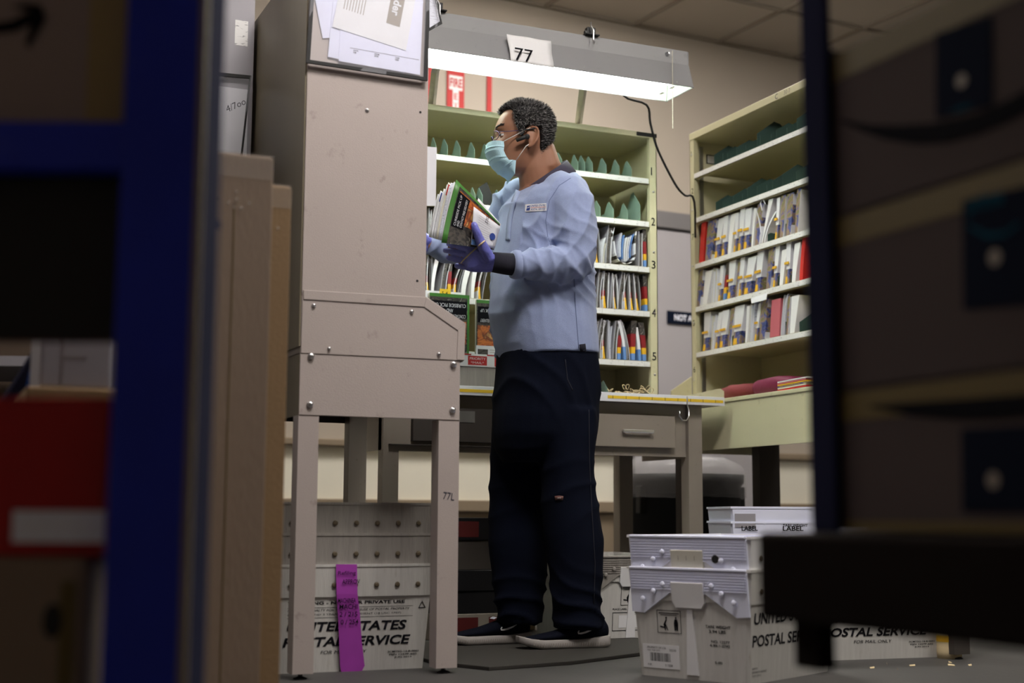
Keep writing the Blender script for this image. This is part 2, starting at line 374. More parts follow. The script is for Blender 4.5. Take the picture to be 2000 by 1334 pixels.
# ---- back case
YB = 4.63; BX0 = 1.43; BX1 = 2.66; W = BX1-BX0
bsh = [1.711, 1.539, 1.359, 1.185, .99]; TH = .024
divs = []
for px in (845, 868, 893, 921, 948): divs.append((ony(px+8, 305, YB).x-BX0+.0, bsh[0]+TH, dv_s))
for px in (1100, 1131, 1145, 1160, 1187, 1212, 1236): divs.append((ony(px, 340, YB).x-BX0, bsh[0]+TH, dv_s))
for px in (930, 944, 978, 1175, 1201, 1228): divs.append((ony(px, 420, YB).x-BX0, bsh[1]+TH, dv_s))
divs.append((ony(1253, 420, YB).x-BX0, bsh[1]+TH, dv_b)); divs.append((ony(1190, 760, YB).x-BX0, TT, dv_s))
backcase = case('carrier_case', 'cream steel pigeonhole case behind the man, shelves numbered 1 to 5', (BX0, YB, 0), 0, W, .345, TT, 1.918, bsh, cream, cream_in, divs=divs)
MB().box(W-.09, W-.0, -.0035, -.0025, 1.9, 1.916).build('black_label', black, backcase)
for s_, py in (('1', 336), ('2', 434), ('3', 518), ('4', 612), ('5', 697)):
    p = ony(1275, py, YB); text(s_, (W-.026, -.0002, p.z-.014), (1, 0, 0), (0, 0, 1), .032, ink, backcase, width=.017 if s_ != '1' else .005, bold=.01)
# ---- right case, facing left
XR = 3.0; RY0 = 4.94; RW = 1.5
rsh = [1.833, 1.641, 1.446, 1.264, 1.073]
def rx(px, py, k=0): return RY0-onx(px, py, XR).y
divs = []
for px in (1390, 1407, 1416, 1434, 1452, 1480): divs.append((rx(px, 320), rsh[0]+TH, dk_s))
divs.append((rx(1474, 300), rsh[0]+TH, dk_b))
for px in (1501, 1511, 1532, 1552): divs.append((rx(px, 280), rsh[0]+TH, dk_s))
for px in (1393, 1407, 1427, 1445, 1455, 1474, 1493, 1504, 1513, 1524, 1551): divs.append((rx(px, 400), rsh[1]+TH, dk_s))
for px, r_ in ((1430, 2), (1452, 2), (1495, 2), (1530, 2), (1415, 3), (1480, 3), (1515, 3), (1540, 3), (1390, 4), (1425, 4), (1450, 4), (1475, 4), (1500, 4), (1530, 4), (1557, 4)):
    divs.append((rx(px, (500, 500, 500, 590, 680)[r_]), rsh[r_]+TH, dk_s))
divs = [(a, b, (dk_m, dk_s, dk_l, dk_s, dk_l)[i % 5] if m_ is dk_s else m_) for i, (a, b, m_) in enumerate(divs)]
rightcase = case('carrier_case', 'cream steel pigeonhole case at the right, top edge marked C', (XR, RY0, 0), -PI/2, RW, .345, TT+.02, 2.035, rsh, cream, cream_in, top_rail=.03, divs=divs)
text('C', (rx(1515, 183), -.0025, 2.009), (1, 0, 0), (0, 0, 1), .02, pen, rightcase)
text('30 7', (rx(1532, 176), -.0025, 2.011), (1, 0, 0), (0, 0, 1), .017, desk, rightcase)
for s_, py in (('1', 305), ('2', 378), ('7', 468), ('5', 637), ('6', 728)):
    p = onx(1354, py, XR); text(s_, (.012, -.0002, p.z), (1, 0, 0), (0, 0, 1), .024, ink, rightcase)
MB().box(.0032, .0045, .08, .17, 1.915, 1.955).build('black_frame', black, rightcase); MB().box(.0046, .0052, .085, .165, 1.919, 1.951).build('rating_label', labelp, rightcase)
# ---- left case: near end panel faces the camera
LX0, LX1, LY = .945, 1.292, 3.52; LH = 1.95
lsh = [1.74, 1.56, 1.38, 1.2, 1.0]
leftcase = case('carrier_case', 'beige case whose plain end panel stands in front at left', (LX1, LY, 0), PI/2, .86, LX1-LX0, .859, LH, lsh, panel, cream_in, post=.02)
# (end panel skin, local x = world y, local y = -world x)
MB().box(-.004, 0, .0, LX1-LX0, 1.0, LH).build('end_panel', panel, leftcase, bevel=.0015)
MB().box(0, .86, LX1-LX0, LX1-LX0+.004, .859, LH).build('rear_panel', panel_side, leftcase)
def bolt(parent, x, y, z, r=.008, d=(0, -1, 0), name='bolt'):
    return MB().lathe([(r, 0), (r*.95, -.003), (r*.6, -.006), (r*.1, -.007)], (x, y, z), 12, axis='y').build(name, chrome, parent, smooth=True)
def lp(px, py): return ony(px, py, LY)
def hole(parent, px, py, r=.0035):
    p = lp(px, py); return MB().lathe([(r, 0), (r, -.0008)], p, 10, axis='y').build('screw_hole', black, parent)
# ---- table of the left case
lt = thing('case_table', 'beige table on square legs under the front left case, leg marked 77L', 'table', (0, 0, 0))
YE = 4.40
MB().box(LX0, 1.405, LY, YE, .84, .858).build('table_top', desk, lt)
stepz = lp(910, 632).z; s2 = lp(832, 582).z
sc = [lp(590, 567), lp(832, 580), lp(909, 632), lp(906, 705), lp(587, 690)]
MB().prism([(p.x, LY-.004, p.z) for p in sc], (0, .006, 0)).build('gusset_plate', panel, lt, bevel=.0015)
# raised hem on the gusset edge
hm = MB()
hp = [lp(592, 567), lp(831, 581), lp(908, 632), lp(905, 704)]; hi = [lp(592, 585), lp(827, 600), lp(893, 646), lp(891, 703)]
for a in range(3):
    hm.prism([(hp[a].x, LY-.0041, hp[a].z), (hp[a+1].x, LY-.0041, hp[a+1].z), (hi[a+1].x, LY-.0041, hi[a+1].z), (hi[a].x, LY-.0041, hi[a].z)], (0, -.0022, 0))
hm.build('hem', panel, lt, bevel=.0008)
MB().box(LX0, 1.396, LY-.002, LY+.002, .678, .842).build('apron', panel, lt, bevel=.0015)
MB().box(LX0, LX0+.003, LY, YE, .678, .842).build('apron', panel_side, lt)
MB().box(1.393, 1.396, LY+.004, YE, .80, .842).build('apron', desk, lt)
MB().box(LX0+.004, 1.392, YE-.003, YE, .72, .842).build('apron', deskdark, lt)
MB().box(1.397, 1.402, LY+.002, YE, .84, .90).build('ledge_lip', cream, lt)
def leg(parent, x0, x1, y0, y1, z1, m=panel, zf=.015, t=.003, mside=None):
    b = MB().box(x0, x1, y0, y0+t, zf, z1).box(x0, x0+t, y0+t, y1, zf, z1).box(x1-t, x1, y0+t, y1, zf, z1).box(x0, x1, y1, y1+t, zf, z1)
    l = b.build('leg', m, parent); MB().lathe([(.006, 0), (.018, .0), (.018, .004), (.006, .008), (.006, .03)], ((x0+x1)/2, (y0+y1)/2, 0), 10).build('foot', blackm, l); return l
leg(lt, .945, 1.000, LY, LY+.05, .678); leg(lt, 1.336, 1.396, LY, LY+.05, .678)
leg(lt, .945, 1.0, YE-.06, YE-.01, .842, desk); leg(lt, 1.336, 1.396, YE-.06, YE-.01, .842, desk)
text('77L', (1.350, LY-.0002, lp(870, 975).z), (1, 0, -.12), (0.1, 0, 1), .02, pen, lt, width=.033)
for px, py, r in ((607, 696, .009), (605, 790, .009), (885, 712, .009), (883, 801, .009), (612, 597, .006), (803, 609, .006), (642, 681, .005), (856, 692, .006)):
    p = lp(px, py); bolt(lt, p.x, LY-.0035, p.z, r)
p = lp(716, 216); bolt(leftcase, 0, 0, 0, .006).location = (0, 0, 0)
for o in list(leftcase.children):
    if o.name.startswith('bolt'): bpy.data.objects.remove(o)
def in_left(px, py): p = lp(px, py); return (-.0042, LX1-p.x, p.z)
q = in_left(716, 216); MB().lathe([(.006, 0), (.0055, -.002), (.002, -.005)], q, 12, axis='x').build('bolt', chrome, leftcase, smooth=True)
for px, py in ((820, 220), (814, 549)):
    q = in_left(px, py); MB().lathe([(.0035, 0), (.0035, -.0006)], q, 10, axis='x').build('screw_hole', black, leftcase)
hole(lt, 752, 686, .003)
# paper label card sticking out past the end panel
cpt = [ony(832, 286, 3.54), ony(853, 288, 3.54), ony(851, 402, 3.54), ony(830, 402, 3.54)]
tag(MB().prism(cpt, (0, .0015, 0)).build('label_card', paper), 'blank white card sticking out beside the plain end panel', 'card')

# ---- back desk
bd = thing('case_desk', 'grey-beige steel desk with drawer under the numbered case', 'desk', (0, 0, 0))
DX0, DX1, DY0, DY1 = 1.516, 2.786, 4.53, 4.985
MB().box(1.41, 2.86, 4.482, DY1, .84, .86).build('desk_top', desk, bd)
lip = MB().box(1.41, 2.862, 4.479, 4.4815, .838, .871)  .build('front_lip', paper, bd, bevel=.001)
y0 = 4.4788
for a, b_, nm in ((onx(905, 762, 1).x*0+1.68, 1.93, 0), (2.36, 2.855, 1)):
    MB().box(a, b_, y0-.0008, y0, .8485, .8595).build('ruler_tape', yellow, lip)
for k in range(9): MB().box(2.38+.055*k, 2.3815+.055*k, y0-.0012, y0-.0008, .848, .860).build('tape_mark', ink, lip)
MB().prism([(2.862, 4.4817, .861), (2.862, 4.4817, .895), (2.845, 4.4817, .905), (2.70, 4.4817, .872), (2.70, 4.4817, .861)], (0, .0022, 0)).build('lip_corner', cream, bd)
MB().box(DX0, DX1, DY0+.012, DY0+.015, .643, .839).build('apron', desk, bd, bevel=.001)
MB().box(DX0, DX0+.003, DY0+.02, DY1, .643, .839).build('apron', desk, bd)
MB().box(DX1-.003, DX1, DY0+.02, DY1, .643, .839).build('apron', desk, bd)
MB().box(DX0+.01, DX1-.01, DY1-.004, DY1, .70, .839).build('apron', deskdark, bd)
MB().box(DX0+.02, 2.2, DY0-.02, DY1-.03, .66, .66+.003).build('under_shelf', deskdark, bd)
for x0, x1, hx in ((2.10, 2.667, 2.50), (1.62, 2.07, 1.80)):
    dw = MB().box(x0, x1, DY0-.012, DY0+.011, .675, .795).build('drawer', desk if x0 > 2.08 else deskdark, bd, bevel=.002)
    if x0 > 2.08: MB().box(2.435, 2.565, DY0-.032, DY0-.026, .727, .739).box(2.44, 2.448, DY0-.027, DY0-.012, .729, .737).box(2.552, 2.56, DY0-.027, DY0-.012, .729, .737).build('handle', chrome, dw, bevel=.002)
    else: MB().box(1.78, 1.85, DY0-.0145, DY0-.012, .745, .785).build('label_holder', steelrail, dw)
leg(bd, 1.516, 1.573, 4.53, 4.58, .839, desk); leg(bd, 2.727, 2.786, 4.522, 4.575, .839, desk)
leg(bd, 1.516, 1.573, 4.93, 4.98, .839, desk); leg(bd, 2.65, 2.71, 4.93, 4.98, .839, desk)
# ---- right table
rt = thing('case_table', 'cream steel table with deep apron under the case marked C', 'table', (0, 0, 0))
MB().box(2.895, 3.36, 3.28, 4.95, .858, .873).build('table_top', cream, rt, bevel=.002)
MB().box(2.9, 2.903, 3.30, 4.94, .678, .857).build('apron', cream, rt, bevel=.002)
MB().box(2.903, 3.35, 4.937, 4.94, .678, .857).build('apron', cream, rt)
MB().box(2.903, 3.35, 3.30, 3.303, .678, .857).build('apron', cream, rt)
MB().prism([(2.9, 4.943, .873), (2.9, 4.943, .935), (3.0, 4.943, 1.0), (3.0, 4.943, .873)], (0, .003, 0)).build('gusset_plate', cream, rt)
for x0, y0_ in ((2.905, 4.87), (2.905, 3.31), (3.23, 4.80), (3.28, 3.31)): leg(rt, x0, x0+(.06 if x0 < 3.2 else .10), y0_, y0_+.05, .857, deskdark)

# ================================================================ LAMP
lamp = thing('task_light', 'grey fluorescent strip light hung over the man, number 77 on it', 'light', (0, 0, 0))
A, B_ = 1.28, 2.555
def xsec(x): return [V((x, 4.205, 2.108)), V((x, 4.205, 2.056)), V((x, 4.190, 1.962))]
g = MB()
sec = [(4.235, 2.108), (4.215, 2.108), (4.213, 2.056), (4.178, 1.963), (4.182, 1.962), (4.217, 2.053), (4.219, 2.104), (4.35, 2.104), (4.352, 2.053), (4.368, 1.962), (4.372, 1.963), (4.356, 2.056), (4.354, 2.108)]
g.loft([[V((A, y, z)) for y, z in sec], [V((B_, y, z)) for y, z in sec]])
g.build('housing', lampgrey, lamp)
for x in (A-.002, B_):
    MB().prism([(x, 4.213, 2.106), (x, 4.212, 2.056), (x, 4.177, 1.962), (x, 4.373, 1.962), (x, 4.357, 2.056), (x, 4.356, 2.106)], (.003, 0, 0)).build('end_cap', lampgrey, lamp)
MB().prism([(B_-.001, 4.222, 2.10), (B_-.001, 4.22, 2.053), (B_-.001, 4.19, 1.965), (B_-.001, 4.362, 1.965), (B_-.001, 4.348, 2.053), (B_-.001, 4.345, 2.10)], (-.001, 0, 0)).build('end_lining', lampwhite, lamp)
MB().loft([[V((x, y, z)) for y, z in ((4.2195, 2.103), (4.2185, 2.052), (4.184, 1.964), (4.1845, 1.964), (4.2195, 2.051), (4.2205, 2.101), (4.3485, 2.101), (4.3505, 2.051), (4.3665, 1.964), (4.367, 1.964), (4.3515, 2.052), (4.3495, 2.103))] for x in (A+.002, B_-.003)]).build('reflector', lampwhite, lamp)
for y in (4.245, 4.322):
    MB().tube([(A+.03, y, 1.998), (B_-.06, y, 1.998)], .015, 14).build('tube', tubeE, lamp, smooth=True)
    for x in (A+.015, B_-.055): MB().box(x, x+.014, y-.015, y+.015, 1.975, 2.04).build('socket', white, lamp)
for px, py in ((1308, 110),): pass
cx = 2.468
for x in (1.58, 2.16):
    c = MB().box(x-.028, x+.028, 4.20, 4.25, 2.1085, 2.114).box(x-.016, x+.016, 4.21, 4.235, 2.113, 2.140).box(x-.028, x-.012, 4.205, 4.22, 2.113, 2.124).build('clip', blackm, lamp, bevel=.002)
    MB().tube([(x-.006, 4.205, 2.155), (x-.008, 4.20, 2.14), (x, 4.198, 2.125), (x, 4.198, 2.09), (x+.0, 4.194, 2.074), (x, 4.188, 2.08)], .003, 6).build('hook', chrome, c)
for px, py in ((947, 103), (1140, 132), (1321, 161)):
    p = ony(px, py, 4.187); bolt(lamp, p.x, 4.1885, p.z, .003, name='screw')
b = MB(); z = 2.085
while z > 1.80: b.ball((cx, 4.176-.0*z, z), .0027, 6, 4); z -= .0058
pc = b.build('pull_chain', paper2, lamp); MB().lathe([(.008, 0), (.006, -.006), (.003, -.014)], (cx, 4.2125, 2.086), 10, axis='y').build('chain_grommet', chrome, lamp)
for px0, py0, px1, py1 in ((1139, 172, 1128, 238), (850, 140, 842, 206)):
    a = ony(px0, py0, 4.45); b_ = V((ony(px1, py1, 4.72).x, 4.72, 1.918)); d = (b_-a).normalized(); 
    a2 = V((a.x, 4.36, 2.07)); MB().tube([a2, a, b_], .014, 4, flat=1.1).build('support_strut', steelrail, lamp)
    MB().box(b_.x-.02, b_.x+.02, 4.70, 4.76, 1.9185, 1.922).build('foot_plate', steelrail, lamp)
nc = thing('number_card', 'creased white card reading 77 on the light', 'card', (0, 0, 0))
k4 = [ony(989, 67, 4.19), ony(1075, 81, 4.19), ony(1081, 133, 4.166), ony(998, 120, 4.166)]
g = MB(); n = 8
rows = []
for j in range(n+1):
    rows.append([k4[0].lerp(k4[1], i/n).lerp(k4[3].lerp(k4[2], i/n), j/n)+V((0, -.002+.003*math.sin(i*1.3+j)*.8, 0)) for i in range(n+1)])
g.loft(rows, False, closed=False); o = g.build('card_sheet', white, nc, smooth=True); sm = o.modifiers.new('t', 'SOLIDIFY'); sm.thickness = .0008
p = ony(1005, 118, 4.164); text('77', p+V((0, -.003, 0)), (1, 0, -.02), (0, .04, 1), .046, ink, nc, width=.068)
cdp = [V((2.40, 4.36, 2.05)), V((2.385, 4.39, 1.97))]+[ony(a, b_, 4.45+.04*k) for k, (a, b_) in enumerate(((1263, 205), (1270, 240), (1282, 285), (1300, 325), (1322, 365), (1338, 382), (1356, 394)))]+[V((3.05, 4.98, 1.5)), V((3.1, 5.0, .9))]
cpts = []
for i in range(len(cdp)-1):
    for t_ in range(4):
        p0, p1, p2, p3 = cdp[max(i-1, 0)], cdp[i], cdp[i+1], cdp[min(i+2, len(cdp)-1)]; u = t_/4
        cpts.append(.5*((2*p1)+(p2-p0)*u+(2*p0-5*p1+4*p2-p3)*u*u+(3*p1-p0-3*p2+p3)*u**3))
tag(MB().tube(cpts, .0045, 8).build('power_cord', black, smooth=True), 'black power cord sagging from the strip light to the right case', 'cord')


# ================================================================ MAIL IN THE CASES
ORD = ['first', 'second', 'third', 'fourth', 'fifth', 'sixth', 'seventh', 'eighth', 'ninth', 'tenth', 'eleventh', 'twelfth', 'thirteenth', 'fourteenth', 'fifteenth', 'sixteenth', 'seventeenth', 'eighteenth', 'nineteenth', 'twentieth', 'twenty-first', 'twenty-second', 'twenty-third', 'twenty-fourth', 'twenty-fifth', 'twenty-sixth']
SEG = 6
def mailbody(b, x0, w0, w1, h, d, lean, cols, y0=.006, bow=0):
    """one folded piece: tapered, leaning, bowed column of segments; cols = material index per segment"""
    def xl(t): return x0+lean*t*t+bow*math.sin(PI*t)
    for k in range(SEG):
        t0, t1 = k/SEG, (k+1)/SEG
        wa, wb_ = w0+(w1-w0)*t0, w0+(w1-w0)*t1
        za, zb = h*t0, h*t1; yt0, yt1 = y0+.012*t0, y0+.012*t1
        b.hexa([(xl(t0), yt0, za), (xl(t0)+wa, yt0, za), (xl(t0)+wa, d, za), (xl(t0), d, za)], [(xl(t1), yt1, zb), (xl(t1)+wb_, yt1, zb), (xl(t1)+wb_, d, zb), (xl(t1), d, zb)], cols[k])
    return b
paper_shaded = mat('shaded paper', (.30, .30, .33), .75, var=.1, vscale=20)  # white paper darkened: shadow inside the case put into the colour
KMATS = [paper, gold, photo, white, redp, dark, greendk, paperblue, dkred, pinkp, letterp, paper2, paper_shaded]
def mail(kind, h, w, lean=0, rev=1):
    b = MB(); d = rnd.uniform(.2, .26); T = .004
    if kind == 'roll':       # thick catalogue folded spine outwards, white above a gold corner
        mailbody(b, 0, w*.62, w, h, d, lean, [2, 2, 0, 0, 0, 0]); mailbody(b, -.001, w*.36, w*.36, h*.5, .02, lean*.25, [1]*6, y0=.004)
        b.box(-.001+lean*.2, w*.8+lean*.2, .003, .0065, h*.44, h*.5, 1)
    elif kind == 'photo':
        mailbody(b, 0, w*.7, w, h, d, lean, [2]*6); mailbody(b, w*.7, .002, .002, h*.96, d, lean+w*.3, [0]*6)
    elif kind == 'letters':
        n = max(3, int(w/.005))
        for k in range(n): mailbody(b, k*w/n, .0012, .0016, h*rnd.uniform(.8, 1), d*rnd.uniform(.7, 1), lean+rnd.uniform(-.004, .008), [rnd.choice((0, 0, 0, 10, 11))]*6)
    elif kind == 'fan':      # mixed flats: white sheet in shadow grey, dark cover, gold foot
        mailbody(b, 0, .002, .003, h, d, lean, [0]*6); mailbody(b, .004, w*.35, w*.4, h*.95, d, lean*.8, [1, 1, 8, 5, 5, 5], bow=-.006)
        mailbody(b, .004+w*.42, .0025, .003, h*.9, d, lean*.7, [5]*6); mailbody(b, .008+w*.42, .002, .003, h*.97, d, lean*.9, [rnd.choice((0, 12, 12))]*6, bow=.004)
    elif kind == 'grey':  # white flat, its shadow carried by the paper colour
        mailbody(b, 0, .003, .004, h, d, lean, [12]*6, bow=.003); mailbody(b, .005, w*.35, w*.5, h*.93, d*.9, lean*.9, [5]*6); mailbody(b, w*.8, .0018, .0018, h*.96, d, lean*1.1, [0]*6)
    elif kind == 'white':
        mailbody(b, 0, w*.6, w, h, d, lean, [3]*6)
    elif kind == 'red':
        mailbody(b, 0, w, w, h, d, lean, [4]*6)
    elif kind == 'dkred':
        mailbody(b, 0, w*.6, w, h, d, lean, [7, 1, 8, 8, 5, 5])
    elif kind == 'blue':
        mailbody(b, 0, w*.8, w, h, d, lean, [7, 7, 0, 0, 0, 0])
    elif kind == 'pink':
        mailbody(b, 0, w, w, h, d, lean, [9]*6)
    elif kind == 'ubend':    # a flat bent into a U with letters inside
        for k in range(10):
            a0, a1 = -PI/2+PI*(k/10-.5)*1.0, -PI/2+PI*((k+1)/10-.5)*1.0
            c = (w/2, w*.42)
            def P(a, r): return (c[0]+r*math.cos(a), c[1]+r*math.sin(a)*.95)
            p = [P(a0, w*.42), P(a0, w*.39), P(a1, w*.39), P(a1, w*.42)]
            b.prism([(x, .004, z) for x, z in p], (0, d, 0), 5 if k % 2 else 0)
        for sx in (-1, 1): mailbody(b, w/2+sx*w*.405-.002, .004, .004, h-w*.3, d, sx*.012, [0, 0, 0, 5, 5, 0]); 
        for q in b.v[-2*SEG*8:]: q.z += w*.38
        for k in range(6): 
            n0 = len(b.v); mailbody(b, w*.3+k*w*.08, .0015, .002, h*.75, d*.8, .012+.002*k, [rnd.choice((0, 10, 3, 7))]*6)
            for q in b.v[n0:]: q.z += .01+.02*abs(k-2.5)/2.5
    return b
DESC = {'roll': 'white catalogue with gold foot', 'photo': 'garden photo flyer', 'letters': 'thin bunch of white letters', 'fan': 'dark gold-footed flats',
        'grey': 'printed flat in shadow-grey paper', 'white': 'plain white folded envelope', 'red': 'bright red folder', 'dkred': 'deep red gold-footed flat', 'blue': 'white flat with blue foot', 'pink': 'pink printed paper', 'ubend': 'flat bent into a U around letters'}
NAME = {'roll': 'catalogue', 'photo': 'flyer', 'letters': 'letter_bunch', 'fan': 'flat_mail', 'grey': 'flat_mail', 'white': 'envelope', 'red': 'folder', 'dkred': 'flat_mail', 'blue': 'flat_mail', 'pink': 'flyer', 'ubend': 'flat_mail'}
CNT = {}
def put(kind, loc, rz, h, w, lean, where, grp, frm='from the left'):
    o = mail(kind, h, w, lean).build(NAME[kind], KMATS); o.location = loc; o.rotation_euler = (0, 0, rz)
    k = (where, kind); CNT[k] = CNT.get(k, 0)+1
    tag(o, '%s, %s from left, %s' % (DESC[kind], ORD[CNT[k]-1], where), 'mail', 'mail on '+where); return o
RR = [(2, 'third shelf of right case', [('red', 1363, 1372, .17), ('photo', 1375, 1393, .17), ('roll', 1394, 1406, .165), ('roll', 1408, 1418, .165), ('white', 1419, 1430, .165), ('roll', 1431, 1438, .165), ('roll', 1440, 1450, .17), ('roll', 1451, 1464, .165), ('white', 1465, 1470, .16), ('photo', 1472, 1484, .17), ('roll', 1512, 1519, .165), ('photo', 1521, 1530, .165), ('photo', 1533, 1546, .17), ('photo', 1550, 1558, .17)]),
      (3, 'fourth shelf of right case', [('photo', 1358, 1368, .165), ('white', 1370, 1384, .145), ('letters', 1386, 1399, .16), ('roll', 1401, 1408, .15), ('dkred', 1410, 1417, .16), ('roll', 1419, 1433, .155), ('photo', 1434, 1439, .15), ('roll', 1441, 1450, .16), ('roll', 1452, 1470, .155), ('roll', 1473, 1487, .165), ('photo', 1494, 1506, .17), ('roll', 1508, 1517, .165), ('white', 1520, 1531, .14), ('roll', 1532, 1542, .165), ('white', 1544, 1556, .15), ('red', 1559, 1566, .16)]),
      (4, 'fifth shelf of right case', [('roll', 1371, 1384, .16), ('letters', 1386, 1393, .16), ('roll', 1395, 1403, .155), ('roll', 1404, 1418, .15), ('photo', 1419, 1427, .155), ('roll', 1430, 1450, .165), ('white', 1453, 1459, .145), ('letters', 1460, 1470, .16), ('roll', 1472, 1479, .155), ('photo', 1481, 1496, .16), ('pink', 1501, 1520, .15), ('letters', 1522, 1530, .16), ('photo', 1533, 1538, .15), ('white', 1540, 1556, .15)])]
for si, where, items in RR:
    n = 0
    zz = rsh[si]+TH+.0005
    for kind, p0, p1, h in items:
        pm = (p0+p1)/2; py = 525-(pm-1365)*.275 if si == 2 else (608-(pm-1365)*.22 if si == 3 else 700-(pm-1365)*.2)
        a = RY0-onx(p0, py, XR).y; w_ = (RY0-onx(p1, py, XR).y)-a
        put(kind, (XR, RY0-a, zz), -PI/2, h*rnd.uniform(.93, 1.0), max(.006, w_*.95), rnd.uniform(-.006, .014), where, 'mail on '+where)
# big white folded bag, V shaped
a = RY0-onx(1478, 495, XR).y; zz = rsh[2]+TH+.0005
b = MB(); mailbody(b, .02, .004, .006, .15, .2, -.05, [0]*6); mailbody(b, .03, .004, .03, .165, .2, .035, [3]*6, bow=.008); mailbody(b, .045, .006, .012, .11, .16, .06, [0]*6); b.tube([(.028, .012, .13), (.02, .01, .16), (.035, .01, .178), (.05, .012, .15)], .0025, 6, 0)
o = b.build('paper_bag', KMATS); o.location = (XR-.002, RY0-a, zz); o.rotation_euler = (0, 0, -PI/2)
tag(o, 'crumpled white paper bag opening in a V on the third shelf of the right case', 'bag')
# crumpled white object low on right case + label slip
sl = [onx(1467, 583, XR-.006), onx(1499, 572, XR-.006), onx(1497, 585, XR-.012), onx(1468, 593, XR-.012)]
tag(MB().prism(sl, (-.001, 0, 0)).build('label_slip', paper), 'curling white label slip hanging off the fourth shelf edge of the right case', 'label')
# back case rows
def brow(si, where, items, frm='from the left'):
    zz = bsh[si]+TH+.0005; py0 = {2: 520, 3: 608, 4: 697}[si]
    for kind, p0, p1, h, ln in items:
        a = ony(p0, py0, YB); b2 = ony(p1, py0, YB)
        put(kind, (a.x, YB, zz), 0, h, max(.008, b2.x-a.x), ln*1.7, where, 'mail on '+where, frm)
brow(2, 'upper mail row right of man', [('fan', 1150, 1163, .14, 0), ('fan', 1164, 1174, .14, 0), ('letters', 1176, 1184, .11, .01), ('grey', 1184, 1197, .152, .012), ('ubend', 1199, 1247, .13, 0), ('grey', 1249, 1258, .14, .004), ('dkred', 1260, 1267, .15, 0)])
brow(3, 'middle mail row right of man', [('dkred', 1158, 1166, .14, .002), ('grey', 1167, 1176, .15, .01), ('fan', 1179, 1192, .145, .008), ('grey', 1194, 1200, .14, .008), ('fan', 1201, 1208, .14, 0), ('grey', 1208, 1220, .15, .016), ('fan', 1221, 1232, .145, .004), ('fan', 1233, 1243, .145, 0), ('fan', 1244, 1254, .145, -.003), ('dkred', 1262, 1269, .145, -.002)])
brow(4, 'bottom mail row right of man', [('grey', 1160, 1166, .15, .01), ('grey', 1167, 1176, .155, .016), ('fan', 1178, 1189, .15, .008), ('letters', 1191, 1196, .155, .004), ('grey', 1198, 1207, .15, .012), ('dkred', 1208, 1217, .14, .01), ('blue', 1220, 1226, .15, -.012), ('grey', 1226, 1232, .155, -.014), ('dkred', 1235, 1246, .155, .004), ('blue', 1249, 1255, .13, -.006), ('dkred', 1257, 1268, .15, -.008)])
brow(2, 'upper mail row left of man', [('grey', 836, 842, .15, .004), ('grey', 844, 853, .15, .006), ('fan', 856, 868, .14, .01), ('grey', 872, 884, .14, .01), ('fan', 890, 902, .14, .01), ('grey', 908, 920, .14, .02), ('fan', 926, 940, .14, .01)])
brow(3, 'middle mail row left of man', [('fan', 834, 842, .15, .004), ('white', 843, 851, .155, .014), ('grey', 860, 874, .155, .016), ('dkred', 876, 884, .14, .004), ('fan', 886, 898, .15, .03), ('white', 902, 914, .145, .02), ('white', 921, 930, .14, .012), ('fan', 934, 946, .14, .02)])
# a dark card propped among the dividers on shelf 2
p = ony(958, 415, YB+.06); tag(MB().prism([(p.x-.06, p.y, bsh[1]+TH), (p.x-.05, p.y, 1.64), (p.x-.015, p.y, 1.665), (p.x, p.y, 1.63), (p.x+.03, p.y, 1.58), (p.x+.03, p.y, bsh[1]+TH)], (.0, .003, 0)).build('dark_card', black), 'black cut card propped on the shelf marked 2 behind the held mail', 'card')

# ================================================================ THINGS ON THE BACK LEDGE
ZL = .8605
tr = thing('mail_tray', 'low grey tray on the back ledge under the red and white postage box', 'tray', (1.62, 4.49, ZL+.008))
MB().box(0, .36, 0, .004, 0, .07).box(0, .36, .126, .13, 0, .07).box(0, .004, .004, .126, 0, .07).box(.356, .36, .004, .126, 0, .07).box(.004, .356, .004, .126, 0, .004).build('tray_body', tubg, tr)
zb = ZL+.08
pb = thing('postage_box', 'red and white cardboard box sleeve reading PRIORITY MAIL on the ledge', 'box', (1.64, 4.488, zb))
MB().box(0, .32, 0, .003, 0, .045).box(0, .32, .128, .131, 0, .05).box(0, .003, .003, .128, 0, .05).box(.317, .32, .003, .128, 0, .05).box(.003, .317, .003, .128, 0, .003).build('sleeve', white, pb, bevel=.001)
q = ony(912, 712, 4.488)
x0 = ony(914, 712, 4.488).x-1.64; x1 = ony(951, 712, 4.488).x-1.64; x2 = ony(966, 712, 4.488).x-1.64
MB().box(x0, x1, -.0006, 0, .006, .038).box(x0-.03, x0+.012, -.0006, 0, .0405, .045).box(x1, x2, -.0006, 0, .0405, .045).box(x2, x2+.02, -.0006, 0, .004, .038).build('red_field', inkred, pb)
text('PRIORITY', (x0+.006, -.0008, .024), (1, 0, 0), (0, 0, 1), .009, white, pb, width=x1-x0-.012); text('*MAIL*', (x0+.01, -.0008, .0105), (1, 0, 0), (0, 0, 1), .008, white, pb, width=x1-x0-.022)
